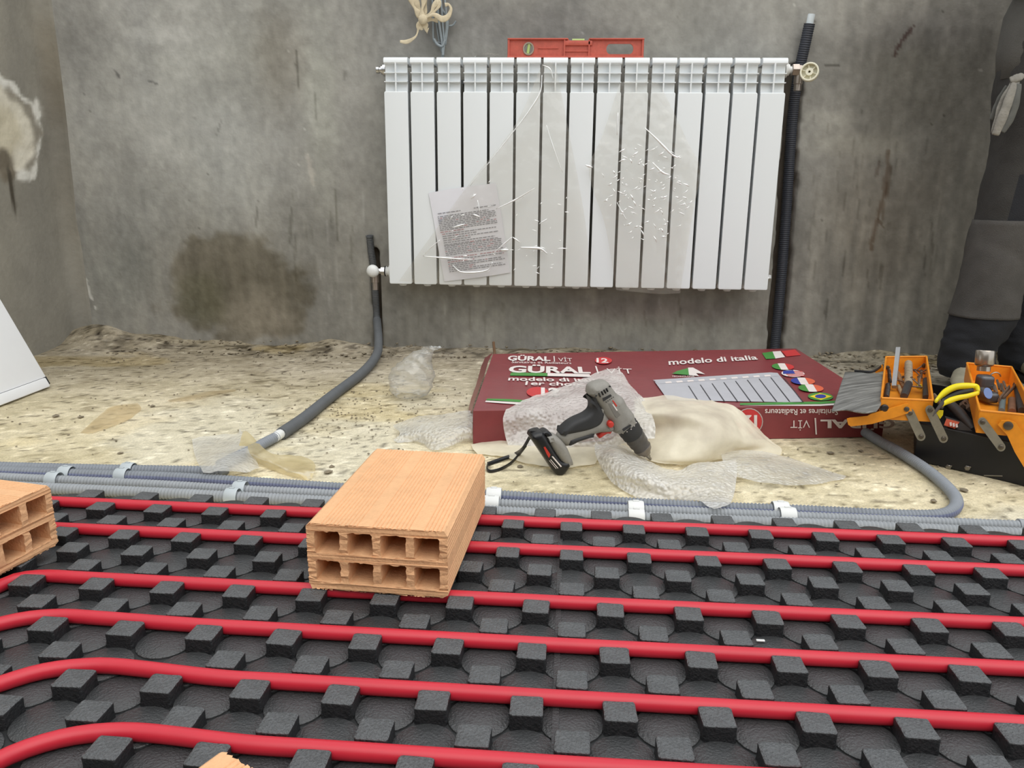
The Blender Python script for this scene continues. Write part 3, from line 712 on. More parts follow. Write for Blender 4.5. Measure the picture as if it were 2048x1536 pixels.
lines = [(0.24, .08, .42, 0), (.235, .62, .95, 0)]+[(v, .07, .93-.1*((i*7) % 5 == 0), 0) for i, v in enumerate(np.arange(.275, .43, .019))]+[(.45, .07, .42, 1)]
lines += [(v, .09, [.9, .6, .93, .5, .86][i % 5], 0) for i, v in enumerate(np.arange(.475, .60, .024))]+[(v, .09, .95, 0) for v in np.arange(.61, .73, .02)]+[(.745, .09, .55, 1), (.745, .6, .93, 1)]
lines += [(v, .10, [.95, .5, .9][i % 3], i == 1) for i, v in enumerate(np.arange(.77, .90, .021))]
for v, u0, u1, red in lines:
    u = u0
    while u < u1:
        l = random.uniform(.02, .07); t = (pbr if red or random.random() < .06 else pb)
        q = []
        for uu, vv in ((u, v), (min(u+l, u1), v), (min(u+l, u1), v+.0085), (u, v+.0085)):
            tl, tr, br, bl = [np.array(p_, float) for p_ in PQ]
            pp = tl*(1-uu)*(1-vv)+tr*uu*(1-vv)+br*uu*vv+bl*(1-uu)*vv
            q.append(at(pp[0], pp[1], Y=YR-.0078+.0010*abs(uu-.5)*2))
        t.add(q, [(0, 1, 2, 3)]); u += l+.012
pb.obj('print', m_ink, paper, smooth=False)['label'] = 'lines of small grey print'; pbr.obj('print', m_inkr, paper, smooth=False)['label'] = 'lines of small reddish print'
m_film = film('packing_film', (236, 230, 218), 0.11, rough=0.10, bump=0.9, bs=34, gloss=0.1, trl=0.1, fres=.6)
f1 = sheet('packing_film', [[(1084, 128, YR-.010), (1090, 126, YR-.012), (1100, 124, YR-.010), (1112, 132, YR-.008)], [(1030, 250, YR-.013), (1060, 240, YR-.022), (1100, 240, YR-.014), (1135, 250, YR-.010)],
                           [(935, 372, YR-.012), (1000, 370, YR-.020), (1070, 370, YR-.024), (1160, 380, YR-.012)], [(860, 475, YR-.012), (950, 470, YR-.018), (1060, 470, YR-.018), (1175, 480, YR-.012)],
                           [(798, 562, YR-.010), (930, 572, YR-.014), (1060, 575, YR-.016), (1180, 577, YR-.010)]], m_film, nu=26, nv=22, mode='Y', amp=.0035, freq=22, seed=71, ridge=True, axis=1)
tag(f1, 'clear plastic packing film stuck over the left half of the radiator and leaflet', 'plastic film')
f2 = sheet('packing_film', [[(1240, 165, YR-.008), (1270, 160, YR-.012), (1300, 160, YR-.010), (1322, 172, YR-.008)], [(1205, 270, YR-.012), (1255, 262, YR-.020), (1320, 262, YR-.018), (1376, 285, YR-.010)],
                           [(1178, 345, YR-.014), (1240, 340, YR-.024), (1320, 340, YR-.022), (1400, 340, YR-.012)], [(1210, 450, YR-.012), (1270, 455, YR-.022), (1330, 450, YR-.020), (1385, 430, YR-.010)],
                           [(1232, 580, YR-.010), (1275, 584, YR-.014), (1320, 588, YR-.014), (1360, 586, YR-.010)]], m_film, nu=26, nv=22, mode='Y', amp=.0048, freq=26, seed=73, ridge=True, axis=1)
tag(f2, 'crinkled clear plastic film sticking to the middle of the radiator right of the leaflet', 'plastic film')
m_glint = M('film_crease_glint', (253, 254, 254), rough=.3, metal=.6, var=0, spec=.8)  # near-white streaks along the creases: highlights of the film put into the colour
def crease_glint(parent, pts, w):
    P = spline([at(x, y, Y=YR-d) for x, y, d in pts], 6)
    MB().tube(P, np.interp(np.linspace(0, 1, len(P)), [0, .5, 1], [.3*w, w, .3*w])/660/1.5, n=5).obj('crease_glint', m_glint, parent, smooth=True)
D = .022
for pts, w in [([(1084, 150), (1080, 185), (1058, 222), (1030, 260)], 2.2), ([(1058, 222), (1010, 285), (940, 372)], 1.4), ([(992, 418), (1030, 400), (1070, 376)], 2.6), ([(846, 512), (890, 516), (945, 519)], 2.4), ([(846, 512), (862, 495), (880, 480)], 1.8),
               ([(985, 508), (1008, 488), (1024, 474)], 2.2), ([(1025, 474), (1040, 485)], 2.2), ([(1040, 495), (1065, 496), (1082, 498), (1095, 508)], 4.0), ([(905, 530), (920, 543), (945, 545), (975, 540), (985, 524)], 2.6), ([(1000, 500), (1018, 500)], 4.0),
               ([(955, 400), (960, 425)], 1.8), ([(942, 398), (952, 388)], 2.6), ([(945, 428), (960, 434)], 2.2), ([(905, 455), (930, 448)], 2.6), ([(1078, 448), (1094, 438)], 1.8), ([(1115, 497), (1135, 497)], 1.8), ([(1093, 250), (1105, 290), (1125, 345)], 1.6), ([(1085, 130), (1100, 138), (1107, 160)], 1.8)]:
    crease_glint(f1, [(x, y, D) for x, y in pts], w*1.25)
for pts, w in [([(1290, 256), (1315, 280), (1345, 310), (1362, 316)], 3.2), ([(1234, 405), (1244, 425), (1253, 440)], 2.2), ([(1236, 225), (1234, 270)], 1.8), ([(1170, 330), (1185, 335)], 3.6), ([(1305, 325), (1325, 345), (1340, 350)], 3.2)]:
    crease_glint(f2, [(x, y, D+.002) for x, y in pts], w*1.25)
r2 = random.Random(5)
for k in range(135):
    a, r = r2.uniform(0, 6.28), r2.uniform(0, 1)**.6; x, y = 1290+88*r*math.cos(a), 385+105*r*math.sin(a)
    t = r2.choice([-.6, -.7, -.4, .5, -2.0, -.5]); l = r2.uniform(3, 15)
    crease_glint(f2, [(x, y, D+.002), (x+l*.5*math.cos(t)+1, y+l*.5*math.sin(t), D+.004), (x+l*math.cos(t), y+l*math.sin(t), D+.002)], r2.uniform(1.0, 2.8))
for k in range(40):
    x, y = r2.uniform(900, 1140), r2.uniform(360, 560); t = r2.uniform(-1.2, .4); l = r2.uniform(3, 11)
    crease_glint(f1, [(x, y, D), (x+l*math.cos(t), y+l*math.sin(t), D)], r2.uniform(1.0, 2.0))
sc_ = sheet('film_scrap', [[(945, 118, 2.50), (965, 107, 2.50), (985, 106, 2.50), (1012, 112, 2.50)], [(950, 112, 2.47), (968, 109, 2.47), (985, 110, 2.47), (1010, 114, 2.47)]], m_film, nu=8, nv=6, mode='Y', amp=.004, freq=40, seed=3, axis=1, zmin=ZTOP+.001)
tag(sc_, 'scrap of clear film on the radiator top left of the spirit level', 'plastic film')

# ------------------------------------------------------------------ cables and cloth strip at the top of the wall
m_cloth = M('dusty_cloth', (206, 192, 164), rough=.95, var=.16, vs=60); m_cab = M('grey_cable', (138, 146, 150), rough=.55, var=.15, vs=40)
def wl(pts, d0=.03): return spline([at(x, y, Y=YW-(p_[2] if len(p_) > 2 else d0)) for p_ in pts for x, y in [p_[:2]]], 10)
bundle = empty('cable_bundle', 'bundle of grey cables hanging from the wall above the radiator', 'cable bundle', tuple(at(880, 20, Y=YW)))
for pts in [[(862, -30), (866, 20), (866, 45), (867, 78), (872, 84), (882, 86)], [(868, -30), (872, 20), (873, 45), (878, 80), (884, 105)], [(874, -30), (876, 30), (880, 58), (884, 85), (886, 112)], [(880, -30), (884, 30), (886, 55), (888, 85), (886, 115)],
            [(886, -30), (892, 20), (893, 50), (889, 85), (884, 116)], [(878, -30), (882, 10), (886, 22), (892, 30), (895, 50), (890, 90)]]:
    MB().tube(wl(pts, random.uniform(.012, .024)), random.uniform(.0028, .0045), n=8).obj('cable', m_cab, bundle, smooth=True)
b = MB(); b.tube(wl([(868, 78), (874, 88), (884, 92), (890, 80)], .028), .004, n=6); b.obj('tie', m_cab, bundle, smooth=True)
rag = empty('cloth_strip', 'beige cloth strip knotted around the grey cables above the radiator', 'cloth', tuple(at(850, 30, Y=YW-.03)))
def ribbon(pts, w, nm='loop', d0=.045):
    P = wl(pts, d0); k = len(P); t = np.linspace(0, 1, k)
    MB().tube(P, w/600/2*(0.65+.35*np.sin(t*9+w)+.1), n=8, flat=(1.0, .28), upv=(1, 0, .3)).obj(nm, m_cloth, rag, smooth=True)
ribbon([(817, -25), (824, 5), (834, 22), (844, 36)], 13); ribbon([(826, -25), (832, 2), (840, 20), (846, 36)], 11); ribbon([(847, -25), (848, 0), (844, 22), (846, 40)], 12, d0=.055); ribbon([(853, -20), (852, 10), (849, 34)], 7)
ribbon([(846, 40), (858, 32), (870, 30), (884, 38), (896, 33), (902, 18), (897, 9), (890, 10)], 10, d0=.06); ribbon([(850, 34), (862, 25), (868, 12), (876, 4), (878, 12), (868, 24), (860, 32)], 10, d0=.055); ribbon([(844, 38), (856, 38), (868, 40), (874, 38)], 12)
ribbon([(846, 40), (836, 50), (836, 60), (832, 72), (822, 80), (812, 84), (800, 83)], 7, 'tail'); ribbon([(848, 40), (850, 50), (852, 60), (856, 62)], 11, 'tail'); ribbon([(842, 44), (842, 55), (845, 60)], 9, 'tail')
b = MB(); b.lathe(at(846, 39, Y=YW-.055), (1, 0, .3), [(-.014, .004), (-.009, .012), (0, .015), (.008, .012), (.014, .005)], 12); b.obj('knot', m_cloth, rag, smooth=True)
MB().tube(wl([(898, 52), (906, 50), (912, 42)], .012), .0028, n=6).obj('wire_end', m_cab, bundle, smooth=True)

# ------------------------------------------------------------------ white panel leaning on the left wall
m_panel = M('white_sheet', (240, 241, 243), rough=.45, var=.01)
pa = at(103, 772, z=.004); root = empty('white_panel', 'large white panel with a folded lower edge leaning against the left wall', 'panel', tuple(pa))
th = math.atan2(.145, .32); n_ = np.array([math.cos(th), 0, math.sin(th)]); u_ = np.array([-math.sin(th), 0, math.cos(th)]); l_ = np.array([-0.01, -1, 0]); l_ /= np.linalg.norm(l_)
Rm = np.c_[l_, n_, u_]; Ll, Hh, Tt = 0.95, 0.60, .014
cpt = pa+l_*Ll/2+u_*Hh/2
b = MB(); b.rbox(cpt-n_*Tt/2+u_*.014, (Ll, Tt, Hh-.028), .0025, 2, R=Rm); b.obj('sheet', m_panel, root)
b = MB(); b.rbox(pa+l_*(Ll/2+.004)+u_*.0135-n_*(Tt/2-.003), (Ll-.008, Tt+.003, .027), .004, 2, R=Rm); b.obj('lower_lip', m_panel, root)
b = MB(); b.rbox(pa+l_*.003+u_*.018-n_*.006, (.010, .012, .022), .001, 1, R=Rm); b.obj('corner_notch', M('dark_notch', (40, 40, 42), rough=.8), root)

# ------------------------------------------------------------------ carton lying on the floor
m_box = M('carton_print', (130, 52, 57), rough=.42, var=.10, vs=14, bump=.12, bs=60, coat=.25, spec=.5)
m_raw = M('raw_board', (168, 134, 100), rough=.9); m_pw = M('print_white', (226, 216, 212), rough=.5, var=.05); m_pg = M('print_green', (70, 138, 62), rough=.5, var=.08); m_pr = M('print_red', (196, 52, 54), rough=.5, var=.08)
m_pbl = M('print_blue', (48, 62, 150), rough=.5, var=.05); m_py = M('print_yellow', (226, 206, 44), rough=.5, var=.05); m_pgr = M('print_grey', (178, 178, 184), rough=.5, var=.05); m_pk = M('print_dark', (58, 56, 62), rough=.5); m_por = M('print_orange', (208, 96, 66), rough=.5)
BZ = .074
FL, FR = at(946, 822, z=BZ), at(1700, 812, z=BZ); BLk, BRk = at(986, 708, z=BZ), at(1592, 697, z=BZ); EXT = (FR-FL)*.10
FR = FR+EXT; BRk = BRk+(FR-EXT-BRk)*0.0
fd = (FR-FL)/np.linalg.norm(FR-FL); fn = np.array([fd[1], -fd[0], 0.0])
carton = empty('carton', 'long dark red radiator carton lying flat on the floor below the radiator', 'carton', tuple((FL+FR+BLk+BRk)/4*[1, 1, 0]))
dz = np.array([0, 0, BZ-.001])
# top panel as a slightly buckled sheet, side walls under it
nu, nv = 40, 24; Gt = np.zeros((nv+1, nu+1, 3))
for i in range(nv+1):
    for j in range(nu+1):
        u, v = j/nu, i/nv; Gt[i, j] = (FL*(1-u)+FR*u)*(1-v)+(BLk*(1-u)+BRk*u)*v
edge = np.minimum(np.minimum(np.arange(nu+1)[None, :], nu-np.arange(nu+1)[None, :])/nu*6, np.minimum(np.arange(nv+1)[:, None], nv-np.arange(nv+1)[:, None])/nv*5).clip(0, 1)
Gt[..., 2] -= .0045*edge*(0.5+fbm(Gt[..., 0]*5, Gt[..., 1]*7, 3, 81))
MB().add(Gt.reshape(-1, 3), grid_faces(nv+1, nu+1)).obj('top_panel', m_box, carton, smooth=True)
def wall_strip(a, bpt, nm, n=24, bul=.0):
    t = np.linspace(0, 1, n)[:, None]; top = a*(1-t)+bpt*t; d = bpt-a; d = d/np.linalg.norm(d); nrm = np.array([d[1], -d[0], 0])
    mid = top-dz/2+nrm*bul*(fbm(t*7, t*0+3, 3, 5)); bot = top-dz
    V = np.stack([top, mid, bot], 1).reshape(-1, 3)
    MB().add(V, grid_faces(n, 3)).obj(nm, m_box, carton, smooth=True)
wall_strip(FL, FR, 'front_panel', bul=.004); wall_strip(BLk, FL, 'end_panel', bul=.004); wall_strip(FR, BRk, 'end_panel', bul=.004); wall_strip(BRk, BLk, 'back_panel')
lz = lambda x, y: at(x, y, z=BZ+.0009)
fp0 = FL+fn*.0028
lf = lambda x, y: at(x, y, pl=(fp0, fn))
def pr_text(body, q, fn_, m, bold=.02, lab=None):
    V, F = text(body, bold); o = MB().add(quadmap(V, q, fn_), F).obj('lettering', m, carton, smooth=False)
    return o
def pr_poly(pts, fn_, m, nm='printed_panel', parent=None):
    return MB().add([fn_(*p_) for p_ in pts], [tuple(range(len(pts)))]).obj(nm, m, parent or carton, smooth=False)
def up1(f_, k=.0004): return lambda x, y: f_(x, y)+np.array([0, -k*.5, k])
def ell(cx, cy, rx, ry, n=22, sk=0): return [(cx+rx*math.cos(t)+sk*ry*math.sin(t), cy+ry*math.sin(t)) for t in np.linspace(0, 2*math.pi, n, endpoint=False)]
# strip along the back
pr_text('G\u00dcRAL', [(1017, 709), (1101, 711), (1101, 722), (1015, 721)], lz, m_pw, .035); pr_text('|', [(1107, 712), (1109, 712), (1110, 723), (1108, 723)], lz, m_pw, 0); pr_text('V\u0130T', [(1116, 713), (1143, 714), (1145, 723), (1117, 723)], lz, m_pw, -.005)
pr_text('Sanitaires et Radiateurs', [(1024, 721), (1142, 724), (1143, 728), (1023, 726)], lz, m_pw, 0)
pr_poly(ell(1207, 721, 17, 7), lz, m_pr); pr_text('12', [(1193, 716), (1215, 717), (1217, 726), (1193, 725)], up1(lz), m_pw, .03)
pr_text('modelo di italia', [(1336, 719), (1512, 710), (1516, 719), (1338, 730)], lz, m_pw, .02)
pr_poly([(1524, 706), (1545, 703), (1551, 717), (1532, 718)], lz, m_pg); pr_poly([(1545, 703), (1561, 702), (1570, 714), (1551, 717)], lz, m_pw); pr_poly([(1563, 702), (1590, 699), (1602, 710), (1573, 713)], lz, m_pr)
# top panel
pr_text('G\u00dcRAL', [(1020, 728), (1178, 731), (1182, 747), (1016, 745)], lz, m_pw, .035); pr_text('|', [(1190, 732), (1193, 732), (1198, 747), (1195, 747)], lz, m_pw, 0); pr_text('V\u0130T', [(1212, 733), (1262, 734), (1266, 747), (1214, 747)], lz, m_pw, -.005)
pr_poly([(1022, 745), (1094, 746), (1095, 752), (1020, 751)], lz, m_pg); pr_poly([(1095, 746), (1179, 748), (1182, 754), (1095, 752)], lz, m_pw)
pr_text('modelo di italia', [(1018, 753), (1200, 757), (1206, 764), (1016, 761)], lz, m_pw, .02); pr_text('1er choix', [(1052, 762), (1168, 765), (1170, 772), (1050, 770)], lz, m_pw, .02)
pr_poly(ell(1075, 784, 22, 10), lz, m_pr); pr_text('12', [(1082, 775), (1118, 776), (1120, 792), (1082, 791)], up1(lz), m_pw, .04)
pr_poly([(975, 797), (1020, 798), (1060, 801), (1040, 804), (972, 800)], lz, m_pg); pr_poly([(972, 801), (1045, 805), (1040, 809), (970, 804)], lz, m_pw)
pr_poly([(1354, 742), (1376, 736), (1378, 750), (1364, 749), (1344, 747)], lz, m_pg); pr_poly([(1376, 735), (1386, 735), (1410, 748), (1392, 746), (1398, 752), (1378, 750)], lz, m_pw); pr_text('TECHNOLOGIE', [(1344, 751), (1388, 751), (1390, 754), (1344, 754)], lz, m_pw, 0)
# picture of the radiator
pr_poly([(1310, 764), (1318, 760), (1555, 746), (1608, 805), (1336, 800)], lz, m_pgr); pr_poly([(1306, 760), (1540, 745), (1555, 746), (1560, 752), (1318, 768)], up1(lz), m_pgr)
for k in range(9):
    xa = 1376+k*23.5; ya = 772-k*2.4; xb = xa+20+k*2.5; pr_poly([(xa, ya), (xa+2, ya), (xb+2.5, 803.5), (xb, 803.5)], up1(lz, .0006), m_pk)
for k in range(10):
    xa = 1330+k*22; ya = 764-k*1.5; pr_poly([(xa, ya), (xa+12, ya-1), (xa+14, ya+2), (xa+2, ya+3)], up1(lz, .0006), m_pw)
# flags at the right of the top panel
def flag3(cx, cy, rx, ry, cols, sk=.6):
    E = ell(cx, cy, rx, ry, 30, sk); 
    for i, m in enumerate(cols):
        lo, hi = -1+2*i/3, -1+2*(i+1)/3; P = []
        tt = np.linspace(lo, hi, 7)
        for t in tt: P.append((cx+rx*t*.98-sk*ry*math.sqrt(max(0, 1-(t*.98)**2)), cy-ry*math.sqrt(max(0, 1-(t*.98)**2))))
        for t in tt[::-1]: P.append((cx+rx*t*.98+sk*ry*math.sqrt(max(0, 1-(t*.98)**2)), cy+ry*math.sqrt(max(0, 1-(t*.98)**2))))
        pr_poly(P, lz, m, 'flag')
flag3(1566, 733, 22, 6.5, [m_pg, m_pw, m_pr]); flag3(1606, 762, 24, 7, [m_pbl, m_pw, m_por]); flag3(1622, 776, 25, 7.5, [m_pg, m_pw, m_por])
us = pr_poly(ell(1586, 747, 23, 7, 24, .5), lz, m_pw, 'flag')
for k in range(4): pr_poly([(1566+k*3, 742.5+k*2.9), (1604+k*2, 742.5+k*2.9), (1605+k*2, 743.9+k*2.9), (1567+k*3, 743.9+k*2.9)], up1(lz), m_pr, 'stripe', us)
pr_poly([(1566, 742), (1586, 740.5), (1590, 747.5), (1566, 748)], up1(lz, .0006), m_pbl, 'canton', us)
br = pr_poly(ell(1641, 793, 25, 8, 26, .4), lz, m_pg, 'flag'); pr_poly([(1619, 793), (1640, 786.5), (1664, 793), (1642, 800)], up1(lz), m_py, 'diamond', br); pr_poly(ell(1641, 793, 11, 4), up1(lz, .0007), m_pbl, 'disc', br)
pr_poly([(1480, 806), (1640, 803), (1690, 800), (1694, 804), (1640, 808), (1480, 810)], lz, m_pg); pr_poly([(1480, 811), (1640, 809), (1694, 805), (1698, 809), (1640, 812)], up1(lz), m_pw)
# front panel, printed upside down
pr_text('Sanitaires et Radiateurs', [(1676, 830), (1530, 830), (1530, 818), (1676, 818)], lf, m_pw, .01)
pr_text('V\u0130T', [(1620, 861), (1581, 861), (1581, 841), (1620, 840)], lf, m_pw, -.005); pr_text('|', [(1634, 869), (1631, 869), (1629, 836), (1632, 836)], lf, m_pw, 0); pr_text('G\u00dcRAL', [(1790, 861), (1641, 860), (1641, 839), (1790, 838)], lf, m_pw, .035)
c1 = ell(1498, 843, 28, 27); V, F = plate([(p_[0], p_[1]) for p_ in ell(0, 0, 28, 27)], [[(p_[0], p_[1]) for p_ in ell(0, 0, 26, 25)][::-1]], .001)
pr_poly(ell(1498, 843, 26, 25), lf, m_pr); o_ = MB().add([lf(1498+v_[0], 843+v_[1])+fn*.0006 for v_ in V], F).obj('ring', m_pw, carton, smooth=False)
pr_text('12', [(1514, 853), (1485, 853), (1485, 830), (1514, 830)], lambda x, y: lf(x, y)+fn*.0006, m_pw, .04)
pr_text('\u00e9l\u00e9ments', [(1514, 863), (1482, 863), (1482, 858), (1514, 858)], lambda x, y: lf(x, y)+fn*.0006, m_pw, .0)
# left end of the carton: torn flap
fl = sheet('flap', [[(985, 706, .075), (978, 720, .066), (965, 760, .050), (948, 805, .045), (944, 822, .050)], [(970, 715, .050), (962, 735, .030), (952, 770, .020), (940, 805, .018), (936, 826, .018)]], m_box, carton, nu=8, nv=6, amp=.003, freq=30, seed=6)
rod = MB().tube([at(989, 722, z=.05), at(989, 705, Y=2.30), at(987, 684, Y=2.32)], .0042, n=8)
tag(rod.obj('rusty_rod', M('rust', (104, 78, 56), rough=.9, var=.2, vs=60)), 'thin rusty rod sticking up at the left end of the carton', 'rod')

# ------------------------------------------------------------------ bubble wrap and scraps on the floor
m_bub = film('bubble_wrap', (250, 248, 243), 0.64, rough=.25, bump=1.0, bs=140, voro=True, gloss=.25, fres=.2)
m_foam = film('foam_wrap', (248, 241, 220), 0.84, rough=.45, bump=.35, bs=40, gloss=.05, fres=.15)
m_bub2 = film('bubble_wrap_light', (246, 245, 240), 0.50, rough=.22, bump=.7, bs=150, voro=True, gloss=.25, fres=.2)
m_clear = film('clear_bag', (246, 248, 246), 0.24, rough=.12, bump=.6, bs=45, gloss=.3, fres=.35)
m_yel = film('yellow_film', (244, 226, 172), 0.62, rough=.25, bump=.6, bs=40, gloss=.2, fres=.25)
m_tan = film('tan_film', (232, 210, 164), 0.4, rough=.3, bump=.5, bs=40, gloss=.2, fres=.2)
wrap = empty('bubble_wrap', 'big crumpled sheet of whitish bubble wrap draped from the carton under the drill', 'bubble wrap', tuple(at(1250, 900, z=0)))
sheet('back_fold', [[(1012, 818, .078), (1060, 796, .081), (1130, 772, .083), (1226, 738, .088), (1264, 775, .084), (1290, 800, .082)], [(1006, 838, .066), (1060, 825, .074), (1130, 805, .084), (1215, 785, .092), (1262, 800, .092), (1300, 822, .082)],
                   [(1010, 870, .032), (1065, 862, .036), (1130, 856, .048), (1205, 845, .062), (1258, 845, .074), (1310, 850, .078)], [(1020, 902, .003), (1075, 905, .004), (1135, 906, .006), (1200, 898, .018), (1255, 885, .042), (1310, 878, .056)]],
      m_bub, wrap, nu=14, nv=14, amp=.0045, freq=20, seed=91, ridge=True, zmin=.002)
sheet('front_hump', [[(1268, 796, .083), (1330, 792, .082), (1390, 800, .082), (1430, 804, .082), (1468, 814, .079), (1502, 842, .046)], [(1268, 830, .074), (1325, 822, .090), (1390, 828, .094), (1435, 836, .084), (1484, 848, .058), (1528, 870, .020)],
                    [(1240, 866, .028), (1300, 860, .044), (1370, 862, .062), (1435, 872, .060), (1500, 884, .030), (1558, 892, .006)], [(1210, 890, .014), (1272, 902, .012), (1340, 915, .020), (1410, 915, .022), (1480, 902, .010), (1562, 908, .003)],
                    [(1205, 905, .003), (1272, 918, .004), (1340, 930, .006), (1410, 926, .006), (1480, 914, .003), (1540, 916, .002)]], m_foam, wrap, nu=14, nv=12, amp=.0062, freq=15, seed=92, ridge=True, zmin=.002)
sheet('front_flap', [[(1192, 884, .034), (1224, 888, .028), (1258, 896, .014), (1300, 925, .005), (1350, 942, .010), (1400, 926, .022), (1472, 922, .016)], [(1190, 905, .034), (1228, 908, .042), (1270, 924, .036), (1310, 944, .028), (1360, 955, .034), (1415, 945, .030), (1474, 938, .020)],
                    [(1205, 940, .016), (1240, 946, .028), (1280, 955, .036), (1325, 962, .034), (1370, 968, .032), (1420, 968, .030), (1472, 965, .022)], [(1235, 975, .004), (1262, 980, .010), (1300, 985, .014), (1340, 990, .016), (1385, 992, .020), (1430, 994, .024), (1468, 990, .022)],
                    [(1262, 992, .003), (1285, 1000, .004), (1315, 1003, .005), (1350, 1002, .007), (1395, 1004, .022), (1434, 1018, .027), (1462, 1006, .026)]], m_bub, wrap, nu=12, nv=12, amp=.0060, freq=20, seed=93, ridge=True, zmin=.002)
sheet('left_flap', [[(942, 888, .003), (985, 880, .006), (1040, 885, .010), (1110, 895, .014), (1195, 888, .020)], [(946, 898, .008), (990, 896, .014), (1045, 905, .016), (1115, 912, .016), (1200, 905, .016)], [(955, 908, .003), (1000, 912, .005), (1050, 925, .006), (1120, 934, .006), (1190, 928, .006)]],
      m_foam, wrap, nu=12, nv=10, amp=.003, freq=28, seed=94, zmin=.002)
sheet('right_flap', [[(1440, 905, .014), (1510, 900, .014), (1570, 912, .008), (1640, 935, .004), (1692, 952, .003)], [(1450, 932, .018), (1515, 930, .018), (1580, 938, .012), (1640, 950, .006), (1690, 956, .003)], [(1468, 952, .008), (1525, 964, .010), (1585, 972, .006), (1640, 966, .004), (1688, 958, .002)]],
      m_bub2, wrap, nu=12, nv=10, amp=.003, freq=26, seed=95, zmin=.002)
s = sheet('bubble_wrap_scrap', [[(786, 852, .006), (830, 834, .022), (880, 828, .030), (940, 822, .034), (1010, 826, .040)], [(800, 868, .012), (840, 858, .026), (890, 855, .032), (950, 850, .036), (1012, 848, .036)], [(788, 880, .003), (835, 880, .008), (880, 892, .010), (940, 875, .014), (1008, 868, .014)], [(795, 886, .002), (838, 884, .003), (872, 902, .003), (930, 884, .004), (1002, 876, .004)]],
      m_bub2, nu=14, nv=10, amp=.004, freq=30, seed=96, zmin=.002)
tag(s, 'thin strip of bubble wrap left of the drill at the carton corner', 'bubble wrap')
s = sheet('bubble_wrap_scrap', [[(384, 880, .004), (420, 870, .008), (470, 868, .014), (480, 855, .020)], [(388, 905, .006), (425, 900, .014), (470, 898, .020), (500, 895, .020)], [(395, 925, .018), (430, 922, .030), (475, 918, .026), (508, 912, .010)], [(406, 945, .028), (440, 944, .030), (485, 945, .020), (520, 938, .004)]],
      m_bub2, nu=14, nv=12, amp=.004, freq=34, seed=97, zmin=.002)
tag(s, 'scrap of bubble wrap covering the conduit end at the left', 'bubble wrap')
s = sheet('yellow_film', [[(478, 890, .020), (492, 862, .026), (540, 905, .016), (600, 910, .010)], [(482, 900, .016), (520, 910, .020), (570, 925, .016), (628, 925, .008)], [(490, 915, .004), (545, 930, .012), (590, 945, .012), (630, 940, .010)], [(505, 925, .002), (560, 945, .003), (610, 960, .002), (624, 957, .002)]], m_yel, nu=12, nv=10, amp=.004, freq=36, seed=98, zmin=.002)
tag(s, 'crumpled yellowish plastic film beside the bubble wrap scrap on the floor', 'plastic film')
for rows, lab, sd in ([[[(160, 865, .0015), (200, 830, .003), (225, 812, .003), (275, 806, .002)], [(175, 866, .002), (215, 845, .007), (240, 832, .006), (282, 815, .003)], [(185, 866, .0015), (225, 852, .003), (255, 840, .003), (280, 822, .002)]], 'tan strip of torn tape lying flat on the floor, nearer the white panel', 4],
                      [[[(336, 800, .0015), (380, 790, .003), (420, 782, .003), (470, 778, .002)], [(340, 803, .002), (385, 797, .006), (425, 789, .005), (472, 781, .002)]], 'tan strip of torn tape lying flat on the floor nearer the wall', 5]):
    tag(sheet('tape_strip', rows, m_tan, nu=8, nv=6, amp=.0015, freq=40, seed=sd, zmin=.0012), lab, 'tape')
# clear bag standing crumpled by the wall
b = MB(); ax = [(818, 792, .004, .040), (820, 785, .004, .058), (822, 765, .012, .070), (826, 742, .035, .064), (834, 722, .060, .046), (846, 706, .075, .030), (856, 700, .08, .022), (866, 694, .085, .026)]
n = 40; rings = []; py0 = at(822, 795, z=0)[1]
for i, (x, y, _, r) in enumerate([tuple(v) for v in spline([(a_[0], a_[1], a_[3]) for a_ in ax], 6)] if False else [(*v[:2], 0, v[2]) for v in spline([(a_[0], a_[1], a_[3]) for a_ in ax], 6)]):
    c_ = at(x, y, Y=py0); t = np.linspace(0, 2*math.pi, n, endpoint=False)
    rr = r*(1+.5*fbm(np.cos(t)*1.8+i*.22, np.sin(t)*1.8+3+i*.15, 4, 8))*.86
    rings.append(np.c_[c_[0]+rr*np.cos(t), c_[1]+rr*.8*np.sin(t), np.maximum(c_[2]+.010*fbm(np.cos(t)*3, np.sin(t)*3+i, 3, 4), .002)])
k = len(rings); b.add(np.concatenate(rings), [(i*n+j, i*n+(j+1) % n, (i+1)*n+(j+1) % n, (i+1)*n+j) for i in range(k-1) for j in range(n)])
tag(b.obj('plastic_bag', m_clear, smooth=True), 'crumpled clear plastic bag on the floor between the grey pipe and the carton', 'plastic bag')

